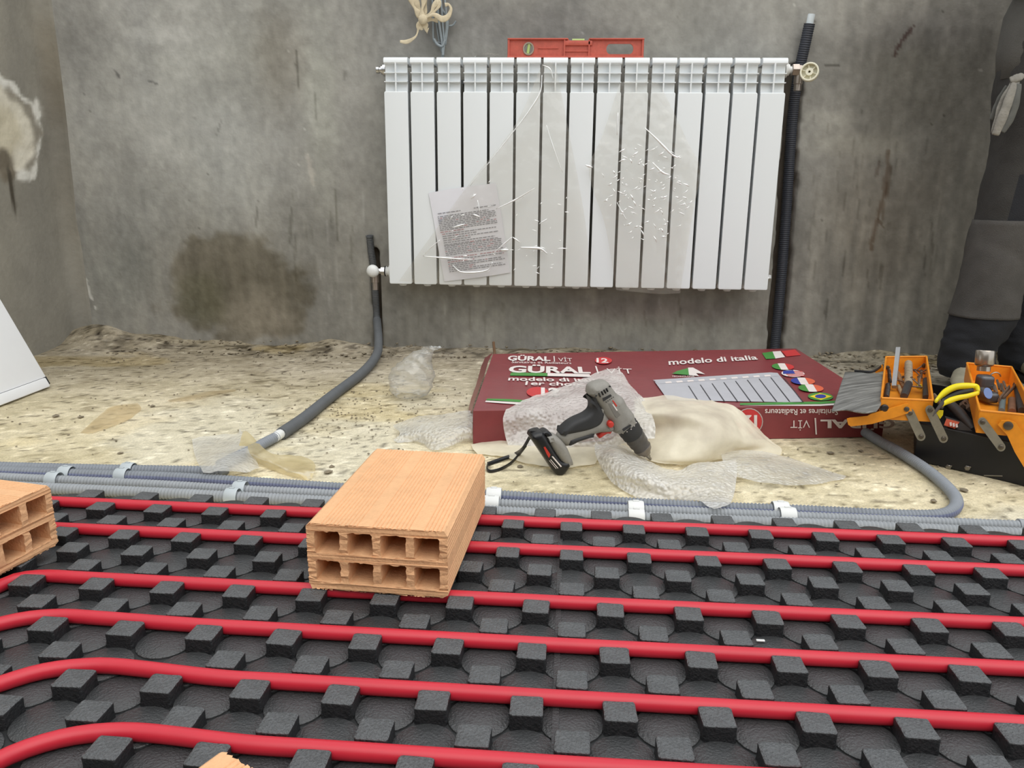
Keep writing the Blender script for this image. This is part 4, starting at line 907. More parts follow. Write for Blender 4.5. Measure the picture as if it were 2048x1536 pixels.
# ------------------------------------------------------------------ cordless drill
O1 = at(1122, 952, z=0); dd = np.array([0.955, 0.296, 0]); dd /= np.linalg.norm(dd); dn = np.array([dd[1], -dd[0], 0])
HB = .023; O2 = O1-dn*HB
def dc(cx, cy, w=0.0):
    p = at(960+cx/5.689, 740+cy/5.689, pl=(O2+dn*w, dn)); q = p-O2; return (float(q@dd), float(q[2]))
def d3(s, z, w): return O2+dd*s+np.array([0, 0, 1])*z+dn*w
drill = empty('cordless_drill', 'grey and black cordless drill propped on its battery and bit on the bubble wrap', 'drill', tuple(O2))
m_dg = M('drill_grey', (140, 137, 130), rough=.55, var=.10, vs=50, bump=.1, bs=300); m_dk = M('drill_rubber', (42, 42, 43), rough=.6, var=.15, vs=60); m_db = M('battery_black', (22, 22, 24), rough=.35, var=.1, vs=40)
m_dr = M('drill_red', (196, 52, 40), rough=.4); m_ch = M('chuck', (84, 80, 76), rough=.38, metal=.4, var=.15, vs=60); m_st = M('steel', (150, 146, 140), rough=.35, metal=.9, var=.15, vs=50)
def puff(pts, t, bev, nm, m, w0=0.0, parent=None, wpl=0.0, smooth=50, n=5):
    Q = [dc(x, y, wpl) for x, y in pts]
    if n: 
        Qs = np.array(Q+Q[:1]); Qs = spline(np.c_[Qs, np.zeros(len(Qs))], n)[:-1, :2]; Q = [tuple(v) for v in Qs]
    V, F = plate(Q, (), t, bev, 4)
    V = np.array([d3(v[0], v[1], v[2]+w0) for v in V]); return MB().add(V, F).obj(nm, m, parent or drill, smooth=smooth)
puff([(1216, 260), (1232, 180), (1290, 138), (1390, 116), (1442, 132), (1490, 200), (1545, 265), (1605, 305), (1650, 390), (1722, 480), (1738, 540), (1752, 585), (1680, 650), (1590, 705), (1500, 690), (1470, 600), (1390, 500), (1330, 400), (1270, 320)], .050, .018, 'motor_housing', m_dg)
puff([(1310, 390), (1275, 480), (1120, 575), (990, 645), (884, 724), (895, 800), (980, 850), (1070, 795), (1220, 742), (1340, 700), (1470, 690), (1520, 640), (1450, 520), (1380, 420)], .036, .013, 'handle', m_dg)
puff([(1218, 285), (1250, 380), (1238, 448), (1175, 500), (1060, 552), (975, 608), (893, 696), (930, 714), (1100, 690), (1250, 650), (1350, 590), (1386, 490), (1350, 400), (1290, 325)], .0410, .009, 'grip', m_dk)
puff([(985, 762), (1100, 730), (1265, 700), (1240, 740), (1100, 790), (990, 835)], .0385, .006, 'lower_grip', m_dk)
puff([(1328, 738), (1352, 768), (1425, 722), (1490, 692), (1450, 672), (1370, 688)], .020, .006, 'trigger', m_dr)['label'] = 'red trigger'
puff(ell(1438, 580, 36, 38, 16), .052, .003, 'direction_button', m_dr, n=0)['label'] = 'red button'
puff([(735, 735), (800, 720), (880, 755), (955, 840), (1000, 935), (1035, 1040), (1000, 1058), (935, 1050), (860, 960), (790, 850)], .044, .010, 'foot', m_dg)
bat = puff([(592, 790), (612, 748), (690, 722), (745, 745), (870, 950), (945, 1045), (1036, 1052), (1038, 1105), (970, 1200), (905, 1214), (850, 1170), (720, 980)], HB*2, .009, 'battery', m_db, wpl=HB)
puff([(690, 690), (740, 672), (790, 700), (800, 742), (740, 745)], .030, .004, 'latch', m_db)
for pts, m in (([(722, 878), (742, 872), (800, 960), (785, 1000), (760, 960)], m_dr), ([(815, 985), (830, 980), (930, 1095), (918, 1105)], m_pw), ([(800, 1020), (806, 1016), (890, 1115), (884, 1120)], m_pw), ([(786, 1030), (790, 1028), (868, 1120), (864, 1123)], m_pw)):
    puff(pts, .0006, 0, 'print', m, w0=HB+.0004, parent=bat, wpl=HB, n=0)
# vents and markings on the housing
for x, y, x2, y2 in ((1262, 262, 1276, 250), (1300, 225, 1318, 268), (1330, 205, 1350, 245), (1356, 188, 1378, 226), (1384, 172, 1402, 208), (1414, 148, 1432, 152)):
    P = [d3(*dc(x, y), .0252), d3(*dc(x2, y2), .0252)]; MB().tube(P, .0016, n=6).obj('vent_slot', m_db, drill)
puff([(1340, 285), (1432, 238), (1446, 258), (1352, 318)], .0008, 0, 'label_plate', m_dk, w0=.0252, n=0)
for k in range(5): puff(ell(1384+k*20, 326-k*14, 6, 5, 8), .0008, 0, 'dot', m_db, w0=.0252, n=0)
puff([(1450, 310), (1462, 306), (1506, 366), (1496, 378)], .0008, 0, 'print', m_dr, w0=.0252, n=0); puff([(1452, 352), (1462, 348), (1512, 418), (1500, 424)], .0008, 0, 'print', m_pw, w0=.0252, n=0)
puff([(1408, 345), (1428, 335), (1545, 470), (1505, 505), (1480, 480)], .0007, 0, 'label_plate', M('drill_plate', (118, 114, 108), rough=.5), w0=.0250, n=0)
puff([(1562, 630), (1655, 575), (1668, 592), (1578, 655)], .0008, 0, 'label_plate', m_dk, w0=.0252, n=0)
# clutch ring, chuck and bit along the axis
s0, z0 = dc(1672, 638); s1, z1 = dc(1900, 960); A0 = d3(s0, z0, 0); A1 = d3(s1, z1, 0); AL = np.linalg.norm(A1-A0); ax_ = (A1-A0)/AL
MB().lathe(A0, ax_, [(-.006, .019), (-.004, .0225), (.012, .0225), (.014, .0215), (.024, .0215), (.026, .020)], 26).obj('clutch_ring', m_dk, drill)
for k in range(15):
    t = k*2*math.pi/15; u = np.cross(ax_, [0, 0, 1]); u /= np.linalg.norm(u); w = np.cross(ax_, u); q = A0+ax_*-.001+(math.cos(t)*u+math.sin(t)*w)*.0223
    MB().lathe(q, math.cos(t)*u+math.sin(t)*w, [(-.001, .0012), (.0006, .0012)], 6, up=ax_).obj('number_mark', m_pw, drill)
MB().lathe(A0, ax_, [(.026, .0195), (.034, .0205), (.036, .0195), (.046, .0195), (.047, .0175), (AL*.74, .0175), (AL*.75, .0185)], 26).obj('chuck', m_ch, drill)
MB().lathe(A0, ax_, [(AL*.75, .0185), (AL*.86, .016), (AL*.90, .0125), (AL*.99, .0085), (AL, .006)], 26).obj('chuck_nose', M('chuck_nose', (120, 112, 104), rough=.35, metal=.5), drill)
MB().lathe(A0, ax_, [(AL*.98, .0045), (AL*1.08, .0045), (AL*1.10, .0034), (AL*1.17, .0032), (AL*1.20, .0012)], 10).obj('screwdriver_bit', m_st, drill)
# wrist strap
sp = spline([d3(*dc(640, 712), 0.0), at(1060, 874, Y=O2[1]+.01), at(1046, 897, Y=O2[1]+.02), at(1030, 909, z=.012), at(1005, 918, z=.006), at(985, 925, z=.005), at(976, 928, z=.006)], 10)
sq = spline([at(976, 928, z=.006), at(974, 938, z=.005), at(982, 943, z=.004), at(1002, 938, z=.004), at(1022, 926, z=.005), at(1038, 909, z=.016), at(1050, 893, Y=O2[1]+.015)], 10)
b = MB(); b.tube(sp, .0042, n=8, flat=(1.0, .35)); b.tube(sq, .0042, n=8, flat=(1.0, .35)); b.obj('wrist_strap', m_db, drill, smooth=True)
MB().rbox(d3(*dc(612, 712), 0), (.014, .012, .010), .002, 2).obj('strap_buckle', m_db, drill)

# ------------------------------------------------------------------ cantilever toolbox
m_or = M('orange_enamel', (226, 142, 32), rough=.42, var=.08, vs=12, var2=.08, vs2=80, spec=.5); m_tb = M('toolbox_black', (24, 24, 27), rough=.45, var=.15, vs=30)
m_lk = M('link_steel', (138, 132, 118), rough=.5, metal=.3, var=.15, vs=60); m_rv = M('rivet', (96, 88, 78), rough=.4, metal=.7); m_lid = M('scratched_plate', (124, 124, 121), rough=.42, metal=.2, var=.55, vs=9, var2=.35, vs2=22, stretch=(1, 9, 3)); m_bk2 = M('black_paint', (30, 30, 32), rough=.5, var=.1)
RZ, TZ = .142, .099
up3 = np.array([0, 0, 1.0])
def panel(b, a, c, z0, z1, t=.0018):
    a, c = np.array(a, float), np.array(c, float); d = c-a; d[2] = 0; d /= np.linalg.norm(d); nn = np.array([d[1], -d[0], 0])*t/2
    V = []
    for p in (a, c):
        for z in (z0, z1):
            for s_ in (-1, 1): V.append([p[0]+s_*nn[0], p[1]+s_*nn[1], z])
    b.add(V, [(0, 1, 3, 2), (4, 6, 7, 5), (0, 2, 6, 4), (1, 5, 7, 3), (2, 3, 7, 6), (0, 4, 5, 1)])
tbx = empty('toolbox', 'open cantilever toolbox, black below with two orange trays, on the floor at the right', 'toolbox', tuple(at(1900, 900, z=0)))
def tray(C, nm):
    fl_, fr_, br_, bl_ = [np.array(p_) for p_ in C]
    b = MB()
    for a, c in ((fl_, fr_), (fr_, br_), (br_, bl_), (bl_, fl_)): panel(b, a, c, TZ, RZ)
    V = [[p_[0], p_[1], TZ+.001] for p_ in (fl_, fr_, br_, bl_)]; b.add(V+[[v[0], v[1], v[2]+.0015] for v in V], [(0, 1, 2, 3), (4, 7, 6, 5)])
    o = b.obj(nm, m_or, tbx, smooth=False)
    for a, c in ((fl_, fr_), (fr_, br_), (br_, bl_), (bl_, fl_)):
        P = [a*[1, 1, 0]+up3*RZ, c*[1, 1, 0]+up3*RZ]; MB().tube(P, .0022, n=8).obj('rolled_rim', m_or, o)
    return o
CL = [at(1763, 796, z=RZ), at(1866, 801, z=RZ), at(1853, 713, z=RZ), at(1772, 714, z=RZ)]
CR = [at(1960, 821, z=RZ), at(2076, 832, z=RZ), at(2023, 734, z=RZ), at(1934, 726, z=RZ)]
tray(CL, 'tray'); tray(CR, 'tray')
bl0, br0 = at(1829, 921, z=0), at(2150, 997, z=0)
ld = (CL[3]-CL[0])+(CR[3]-CR[0]); ld[2] = 0; ld /= np.linalg.norm(ld); bk, bkr = bl0+ld*.40, br0+ld*.40
HBX = at(1845, 850, Y=bl0[1]-.008)[2]
b = MB()
for a, c in ((bl0, br0), (br0, bkr), (bkr, bk), (bk, bl0)): panel(b, a, c, .002, HBX, .003)
V = [[p_[0], p_[1], .004] for p_ in (bl0, br0, bkr, bk)]; b.add(V+[[v[0], v[1], .007] for v in V], [(0, 1, 2, 3), (4, 7, 6, 5)])
body = b.obj('lower_box', m_tb, tbx, smooth=False)
for a, c in ((bl0, br0), (bk, bl0)): MB().tube([a+up3*HBX, c+up3*HBX], .002, n=8).obj('rolled_rim', m_bk2, body)
fd2 = (br0-bl0)/np.linalg.norm(br0-bl0); fn2 = np.array([fd2[1], -fd2[0], 0.0])
bx = lambda x, y, k=.004: at(x, y, pl=(bl0+fn2*k, fn2))
for x, y in ((1897, 934), (1935, 936)):
    b = MB(); b.lathe(bx(x, y, .0015), fn2, [(0, .0055), (.002, .0055), (.004, .003)], 6); b.rbox(bx(x+3, y-2, .004), (.008, .003, .004), .0008, 1); b.obj('bolt', m_st, body)
for x0, x1, y in ((1939, 1952, 949), (1968, 2005, 951), (1874, 1886, 934)):
    MB().tube([bx(x0, y, .002), bx(x1, y+1, .002)], .0012, n=6).obj('scratch_mark', m_lk, body)
fT = (CL[1]-CL[0]); fT[2] = 0; fT /= np.linalg.norm(fT); fnT = np.array([fT[1], -fT[0], 0.0])
def frontpoly(C0, fnn, pts, t, k, nm, m, parent, smooth=False):
    q = [at(x, y, pl=(C0+fnn*k, fnn)) for x, y in pts]; V = q+[v-fnn*t for v in q]; n = len(q)
    return MB().add(V, [tuple(range(n)), tuple(n+i for i in range(n))[::-1]]+[(i, (i+1) % n, n+(i+1) % n, n+i) for i in range(n)]).obj(nm, m, parent, smooth=smooth)
frontpoly(CL[0], fnT, [(1694, 838), (1700, 836), (1735, 832), (1742, 828), (1810, 808), (1817, 808), (1823, 816), (1824, 824), (1790, 835), (1744, 848), (1702, 853), (1697, 850)], .003, .006, 'handle_arm', m_or, tbx)['label'] = 'orange handle bar'
def capsule(x0, y0, x1, y1, r, n=8):
    a = math.atan2(y1-y0, x1-x0); return [(x1+r*math.cos(a+t), y1+r*math.sin(a+t)) for t in np.linspace(-math.pi/2, math.pi/2, n)]+[(x0+r*math.cos(a+t), y0+r*math.sin(a+t)) for t in np.linspace(math.pi/2, 1.5*math.pi, n)]
fT2 = (CR[1]-CR[0]); fT2[2] = 0; fT2 /= np.linalg.norm(fT2); fnR = np.array([fT2[1], -fT2[0], 0.0])
for (x0, y0, x1, y1, C0, nn, k) in ((1820, 826, 1842, 873, CL[0], fnT, .004), (1860, 820, 1887, 877, CL[0], fnT, .009), (1965, 844, 2002, 894, CR[0], fnR, .006)):
    lk = frontpoly(C0, nn, capsule(x0, y0, x1, y1, 9), .0022, k, 'link', m_lk, tbx)
    for x, y in ((x0, y0), (x1, y1)): MB().lathe(at(x, y, pl=(C0+nn*(k), nn)), nn, [(-.001, .0045), (.0018, .0045), (.003, .003)], 12).obj('rivet', m_rv, lk)
MB().lathe(at(1813, 818, pl=(CL[0]+fnT*.006, fnT)), fnT, [(-.001, .005), (.002, .005), (.003, .003)], 12).obj('rivet', m_rv, tbx)
frontpoly(CR[0], fnR, [(1996, 850), (2003, 841), (2020, 841), (2032, 846), (2048, 868), (2085, 925), (2098, 990), (2088, 992), (2050, 938), (2030, 905), (2014, 870)], .003, .009, 'handle_arm', m_or, tbx)['label'] = 'orange handle bar'
MB().lathe(at(2016, 851, pl=(CR[0]+fnR*.009, fnR)), fnR, [(-.001, .008), (.003, .008), (.004, .005)], 16).obj('rivet', m_rv, tbx)
for x, y in ((1847, 732), (1775, 735)): 
    MB().lathe(at(x, y, pl=(CL[3], fnT)), fnT, [(-.001, .005), (.002, .005), (.003, .002)], 10).obj('rivet', m_rv, tbx)
# lid plate hanging out to the left of the left tray
lid = sheet('lid', [[(1690, 744, .128), (1715, 744, .133), (1740, 746, .136), (1767, 749, .138)], [(1681, 770, .122), (1708, 770, .128), (1736, 772, .132), (1764, 776, .136)], [(1671, 800, .112), (1700, 800, .120), (1732, 802, .128), (1762, 806, .134)], [(1663, 822, .104), (1692, 820, .112), (1728, 826, .122), (1752, 822, .130)]], m_lid, tbx, nu=10, nv=10, amp=.0012, freq=40, seed=12)
lid['label'] = 'scratched grey metal lid'
mod = lid.modifiers.new('t', 'SOLIDIFY'); mod.thickness = .002; mod.offset = -1
pts = [at(1709, 742, z=.134), at(1745, 743, z=.140), at(1766, 730, z=.142)]; MB().tube(spline(pts, 6), .003, n=6, flat=(1, .4)).obj('lid_edge', m_bk2, tbx)
frontpoly(CL[0], fnT, [(1748, 742), (1765, 729), (1767, 742), (1752, 746)], .002, -.30, 'lid_arm', m_or, tbx)
MB().lathe(at(1768, 816, pl=(CL[0], fnT)), fnT, [(-.004, .008), (.004, .008), (.006, .006)], 14).obj('lid_hinge', m_bk2, tbx)

# ------------------------------------------------------------------ tools in the box
m_rust = M('rusty_steel', (116, 96, 80), rough=.7, metal=.3, var=.25, vs=60); m_dst = M('dark_steel', (70, 68, 68), rough=.5, metal=.5, var=.2, vs=60); m_dust = M('dusty_steel', (150, 136, 116), rough=.7, metal=.2, var=.2, vs=80); m_wood = M('old_wood', (150, 118, 84), rough=.8, var=.2, vs=40)
m_tan2 = M('dusty_tan', (170, 150, 118), rough=.85, var=.2, vs=60)
def tool(nm, lab, cat, mb, m, group='tools in the toolbox', smooth=40): return tag(mb.obj(nm, m, smooth=smooth), lab, cat, group)
def zz(x, y, z): return at(x, y, z=z)
def spiral(P0, P1, r, pitch, m, nm, lab, cat):
    b = MB(); d = P1-P0; L = np.linalg.norm(d); d = d/L; u = np.cross(d, up3); u /= np.linalg.norm(u); w = np.cross(u, d)
    b.tube([P0, P1], r*.62, n=10); t = np.linspace(0, L, int(L/pitch*12)+2); a = t/pitch*2*math.pi
    b.tube(P0+t[:, None]*d+(np.cos(a)[:, None]*u+np.sin(a)[:, None]*w)*r*.72, r*.34, n=6); return tool(nm, lab, cat, b, m)
p0 = zz(1788, 774, .112); p1 = at(1796.5, 697, Y=p0[1]+.10); d = p1-p0
b = MB(); b.tube([p0, p1], .0066, n=4, upv=(1, .6, 0)); tool('steel_bar', 'square steel bar standing up out of the left orange tray', 'tool', b, M('bar_steel', (150, 150, 150), rough=.35, metal=.6, var=.1))
spiral(zz(1817, 727, .128), zz(1817, 768, .124), .0085, .0060, m_dust, 'masonry_bit', 'thick ribbed masonry drill bit in the left tray', 'drill bit')
b = MB(); P = [zz(1817, 768, .124), zz(1812, 782, .122), zz(1808, 793, .118)]; b.tube(P, [.008, .0085, .0075], n=12); tool('round_punch', 'dark round tool handle just in front of the masonry bit', 'tool', b, m_dst)
spiral(zz(1776, 770, .110), zz(1773, 793, .110), .0055, .005, m_dst, 'twist_bit', 'dark twist drill bit in the near left corner of the left tray', 'drill bit')
spiral(zz(1797, 772, .108), zz(1806, 793, .108), .004, .005, m_tan2, 'twist_bit', 'tan twist drill bit lying beside the dark handle', 'drill bit')
spiral(zz(1778, 740, .112), zz(1780, 764, .110), .004, .006, m_dst, 'twist_bit', 'thin dark twist bit behind the steel bar', 'drill bit')
b = MB(); b.tube([zz(1852, 760, .116), zz(1852, 796, .112)], .0068, n=12); tool('grey_chisel', 'grey rounded tool handle along the right side of the left tray', 'tool', b, m_dst)
b = MB(); b.tube([zz(1795, 745, .106), zz(1808, 775, .106)], .005, n=6); tool('wood_stick', 'dusty wooden stick between steel bar and masonry bit', 'stick', b, m_wood)
b = MB(); b.lathe(zz(1838, 776, .112), (0, -.3, 1), [(0, .006), (.006, .006), (.009, .003)], 12); tool('yellow_tip', 'small yellow cap among the bits of the left tray', 'cap', b, M('yellow', (214, 190, 40), rough=.5))
rr_ = random.Random(3)
for k in range(12):
    x, y = rr_.uniform(1824, 1848), rr_.uniform(740, 775); a = rr_.uniform(-1.2, 1.2); q = zz(x, y, rr_.uniform(.108, .124)); L = rr_.uniform(.02, .045)
    b = MB(); e = q+np.array([math.sin(a)*L, math.cos(a)*L, rr_.uniform(-.004, .012)]); b.tube([q, e], .0018, n=6); b.lathe(e, e-q, [(0, .0035), (.0015, .0035)], 8); tool('nail', 'rusty nail in the loose heap at the right of the left tray', 'nail', b, m_rust, 'nails heaped in the left tray')
# right tray
sk = at(1967, 742, z=.150); b = MB()
pr_ = [(0, .0135), (.010, .0135), (.013, .0180), (.016, .0192), (.044, .0192), (.046, .0182), (.046, .0150), (.030, .0145)]
b.lathe(sk, (0.02, .15, 1), pr_, 24, up=(1, 0, 0)); tool('socket', 'big chrome hexagon socket standing in the right orange tray', 'socket', b, M('socket_chrome', (168, 160, 150), rough=.25, metal=.85, var=.1, vs=30))
b = MB(); b.rbox(at(1969, 765, z=.128), (.030, .030, .034), .008, 3); b.rbox(at(1972, 790, z=.118), (.026, .06, .022), .008, 3); tool('ratchet_head', 'grey ratchet head with a blue label below the chrome socket', 'tool', b, M('ratchet', (92, 92, 94), rough=.35, metal=.5, var=.1))
b = MB(); V, F = plate(ell(0, 0, .0085, .0125, 20), (), .0016); q = at(1973, 785, z=.132); b.add(np.c_[V[:, 0]+q[0], V[:, 1]*.55+q[1]-.006, V[:, 1]*.8+V[:, 2]*.4+q[2]], F); o = bpy.data.objects['ratchet_head']; b.obj('label_plate', M('blue_label', (92, 118, 172), rough=.4), o)['label'] = 'blue oval label'
for k in range(7):
    q = zz(1985+k*4.5, 778+(k % 3)*4, .118); b = MB(); b.tube([q, q+[.018, .045, .006+.003*(k % 2)]], .0026, n=6); tool('hex_bit', 'thin steel bit in the bundle inside the right tray', 'drill bit', b, m_st if k % 2 else m_rust, 'bundle of steel bits in the right tray')
b = MB(); b.tube([zz(2034, 770, .120), zz(2044, 822, .112)], [.0085, .0075], n=12); tool('round_file', 'grey cylindrical handle along the right side of the right tray', 'tool', b, m_dst)
b = MB(); b.tube([zz(2006, 795, .112), zz(2003, 822, .108)], .006, n=10); tool('grey_marker', 'grey green stub lying near the front of the right tray', 'tool', b, M('grey_green', (96, 108, 108), rough=.6))
b = MB(); b.tube([zz(2024, 800, .112), zz(2024, 824, .108)], .0075, n=10); tool('wooden_plug', 'brown wooden handle at the front right of the right tray', 'tool', b, M('dark_wood', (110, 76, 54), rough=.7, var=.2, vs=50))
b = MB(); b.tube([zz(2018, 775, .122), zz(1998, 800, .116)], .006, n=8, flat=(1, .4)); b.tube([zz(2030, 772, .126), zz(2006, 797, .118)], .005, n=8, flat=(1, .4)); tool('pliers', 'rusty flat jawed pliers in the right tray', 'pliers', b, m_rust)
a_ = np.linspace(.2, 4.2, 16); q = zz(1992, 756, .125); b = MB(); b.tube([q+np.array([.012*math.cos(t), .004, .012*math.sin(t)]) for t in a_], .0016, n=6); tool('steel_ring', 'steel ring clip behind the chrome socket', 'ring', b, m_st)
# yellow handled snips lying between the trays
sn = empty('snips', 'yellow handled snips lying between the two orange trays', 'snips', tuple(at(1900, 805, z=.14)))
m_ye = M('yellow_grip', (232, 214, 32), rough=.4, var=.06)
def yz(pts, z): return spline([at(x, y, z=z+dz_) for x, y, dz_ in pts], 8)
P = yz([(1872, 802, 0), (1888, 786, .002), (1908, 775, .004), (1930, 772, .004), (1952, 774, .002), (1957, 782, 0)], .150); MB().tube(P, np.interp(np.linspace(0, 1, len(P)), [0, .2, .8, 1], [.004, .0075, .0065, .004]), n=12, flat=(1, .7)).obj('upper_handle', m_ye, sn, smooth=True)
P = yz([(1880, 812, 0), (1895, 803, .0), (1915, 796, .0), (1935, 792, 0), (1956, 786, 0)], .148); MB().tube(P, np.interp(np.linspace(0, 1, len(P)), [0, .3, 1], [.0035, .006, .0045]), n=12, flat=(1, .7)).obj('lower_handle', m_ye, sn, smooth=True)
P = yz([(1884, 804, 0), (1900, 795, .001), (1920, 787, .001), (1945, 782, 0)], .150); MB().tube(P, .0065, n=10, flat=(1, .4)).obj('inner_grip', m_bk2, sn, smooth=True)
b = MB(); b.tube([at(1885, 806, z=.152), at(1872, 822, z=.148), at(1866, 832, z=.146)], [.006, .004, .001], n=8, flat=(1, .5)); b.obj('blade', m_dst, sn)
frontpoly(CL[0], fnT, [(1873, 826), (1878, 821), (1887, 821), (1886, 830), (1880, 838)], .003, -.01, 'yellow_tab', m_ye, sn)
# things in the lower box
b = MB(); b.tube([at(1900, 808, z=.095), at(1918, 825, z=.090), at(1948, 862, z=.072)], [.010, .011, .009], n=14); tool('dark_tube', 'dark round tool handle sloping down inside the black lower box', 'tool', b, m_dst)
og = empty('orange_card', 'tool with an orange label lying in the lower box left of the right tray', 'tool', tuple(at(1908, 850, z=.08)), 'tools in the toolbox')
q4 = [at(x, y, z=z) for x, y, z in ((1890, 832, .088), (1922, 843, .086), (1945, 862, .080), (1900, 858, .078))]
def slab(q, t, nm, m, par):
    V = q+[v-up3*t for v in q]; return MB().add(V, [(0, 1, 2, 3), (7, 6, 5, 4)]+[(i, (i+1) % 4, 4+(i+1) % 4, 4+i) for i in range(4)]).obj(nm, m, par, smooth=False)
slab(q4, .008, 'body', m_dst, og); slab([at(x, y, z=z) for x, y, z in ((1893, 837, .0885), (1919, 844, .0870), (1910, 857, .0815), (1888, 850, .0830))], .001, 'label_plate', m_por, og)
for k in range(3): slab([at(x, y, z=.0885-.0012*k) for x, y in ((1899+k*6, 845+k*1.5), (1903+k*6, 844+k*1.5), (1904+k*6, 851+k*1.5), (1900+k*6, 852+k*1.5))], .0006, 'print', m_pw, og)
b = MB(); b.tube([at(1868, 792, z=.10), at(1885, 812, z=.095)], .007, n=10, flat=(1, .5)); tool('grey_wrench', 'dull grey wrench in the lower box beside the left tray', 'wrench', b, m_lk)
b = MB(); 
for k, (x, y) in enumerate(((1925, 812), (1932, 806), (1938, 818))): b.lathe(at(x, y, z=.092), (.2, -.5, .6), [(0, .008), (.010, .008), (.010, .004), (.002, .004)], 6)
tool('nut', 'three loose steel nuts between the snips and right tray', 'nuts', b, m_rust)

# ------------------------------------------------------------------ the fitter standing at the right
m_tr = M('work_trousers', (54, 52, 50), rough=.9, var=.14, vs=24, bump=.5, bs=400, var2=.1, vs2=6); m_trk = M('trouser_black', (30, 31, 36), rough=.9, var=.14, vs=20, bump=.4, bs=400)
m_kp = M('knee_patch', (74, 71, 68), rough=.9, var=.12, vs=20, bump=.5, bs=420, var2=.1, vs2=5); m_sh = M('grey_jacket', (86, 84, 80), rough=.9, var=.12, vs=16, bump=.4, bs=300)
m_skin = M('skin', (186, 136, 108), rough=.55, var=.05); m_hair = M('dark_hair', (40, 32, 26), rough=.7, var=.2, vs=80); m_boot = M('boot', (34, 33, 34), rough=.7, var=.2, vs=40); m_toe = M('boot_toe', (134, 129, 112), rough=.8, var=.15, vs=30); m_sole = M('sole', (26, 26, 26), rough=.8); m_lace = M('lace', (190, 188, 178), rough=.8)
LY2 = 2.20
person = empty('person', 'person in dark work trousers with grey knee patches, standing at the right edge', 'person', tuple(at(1935, 735, Y=LY2)*[1, 1, 0]))
def leg_path(rows, Y):
    out = []
    for y, xl, xr in rows:
        a, c = at(xl, y, Y=Y), at(xr, y, Y=Y); out.append([*((a+c)/2), np.linalg.norm(c-a)/2])
    return np.array(out)
rows = [(752, 1884, 1990), (735, 1880, 1988), (715, 1882, 1986), (690, 1886, 1992), (665, 1893, 2010), (640, 1901, 2028), (610, 1910, 2036), (560, 1924, 2044), (500, 1938, 2054), (440, 1954, 2070), (380, 1966, 2090), (320, 1980, 2108), (260, 1988, 2124), (200, 1992, 2140), (150, 1997, 2154), (90, 2004, 2170)]
LP = leg_path(rows, LY2); LPs = spline(LP, 6)
def leg_mesh(P, seed, grow=0.0, th0=0, th1=2*math.pi, n=44, closed=True):
    th = np.linspace(th0, th1, n, endpoint=not closed); R = []
    for i, (x, y, z, r) in enumerate(P):
        f = fbm(np.cos(th)*1.6+5, z*16+np.sin(th)*1.6, 4, seed)
        low = math.exp(-((z-.12)/.09)**2); kn = math.exp(-((z-.42)/.06)**2)
        rr = r*(1+.07*f*2+(.22*low+.12*kn+.05)*(fbm(np.cos(th)*1.3+z*34, np.sin(th)*1.3+z*9, 3, seed+3)))+grow
        R.append(np.c_[x+rr*np.cos(th), y+rr*.92*np.sin(th), np.full(n, z)])
    R = np.array(R); k = len(P)
    if closed: F = [(i*n+j, i*n+(j+1) % n, (i+1)*n+(j+1) % n, (i+1)*n+j) for i in range(k-1) for j in range(n)]
    else: F = grid_faces(k, n)
    return R.reshape(-1, 3), F, th
V, F, th = leg_mesh(LPs, 5)
zc = np.array([V[list(f), 2].mean() for f in F]); xc = np.array([V[list(f), 0].mean() for f in F])
zk0 = at(1920, 632, Y=LY2)[2]; zk1 = at(1955, 438, Y=LY2)[2]
cxs = np.interp(zc, LPs[:, 2], LPs[:, 0]); rs = np.interp(zc, LPs[:, 2], LPs[:, 3])
mi = np.where((zc < zk0) | ((xc-cxs) > .55*rs) | ((zc < zk1+.12) & (zc > zk1) & ((xc-cxs) > -.45*rs)) | ((xc-cxs) > .3*rs) & (zc > zk1), 1, 0)
tb = MB().add(V, F, mi)
off = np.array([0.24, 0.14, 0, 0]); LPr = LPs+off; LPr[:, :2] -= np.clip((LPs[:, 2:3]-.25)/.55, 0, 1)*np.array([[.05, .10]])
V2, F2, _ = leg_mesh(LPr, 6); tb.add(V2, F2, 1)
hz = LPs[-1, 2]; hc_ = (LPs[-1, :2]+LPr[-1, :2])/2
hips = MB()
def body_loft(b, rings, n=40, seed=0, mi=0, fold=.03):
    R = []
    for (x, y, z, rx, ry, a) in rings:
        t = np.linspace(0, 2*math.pi, n, endpoint=False); f = 1+fold*2*fbm(np.cos(t)*2+z*9, np.sin(t)*2+z*5, 3, seed)
        px, py = rx*np.cos(t)*f, ry*np.sin(t)*f; R.append(np.c_[x+px*math.cos(a)-py*math.sin(a), y+px*math.sin(a)+py*math.cos(a), np.full(n, z)])
    k = len(R); F = [(i*n+j, i*n+(j+1) % n, (i+1)*n+(j+1) % n, (i+1)*n+j) for i in range(k-1) for j in range(n)]+[tuple(range(n))[::-1], tuple((k-1)*n+j for j in range(n))]
    b.add(np.concatenate(R), F, mi)
ha = math.atan2(LPr[-1, 1]-LPs[-1, 1], LPr[-1, 0]-LPs[-1, 0])
rl = LPs[-1, 3]; sep = np.linalg.norm(LPr[-1, :2]-LPs[-1, :2])/2
body_loft(tb, [(hc_[0], hc_[1], hz-.10, sep+rl*.86, rl*1.0, ha), (hc_[0], hc_[1], hz-.03, sep+rl*.97, rl*1.12, ha), (hc_[0], hc_[1], hz+.05, sep+rl*.98, rl*1.12, ha)], seed=3)
tb.obj('trousers', [m_tr, m_trk], person, smooth=True)
sel = (LPs[:, 2] >= zk0) & (LPs[:, 2] <= zk1)
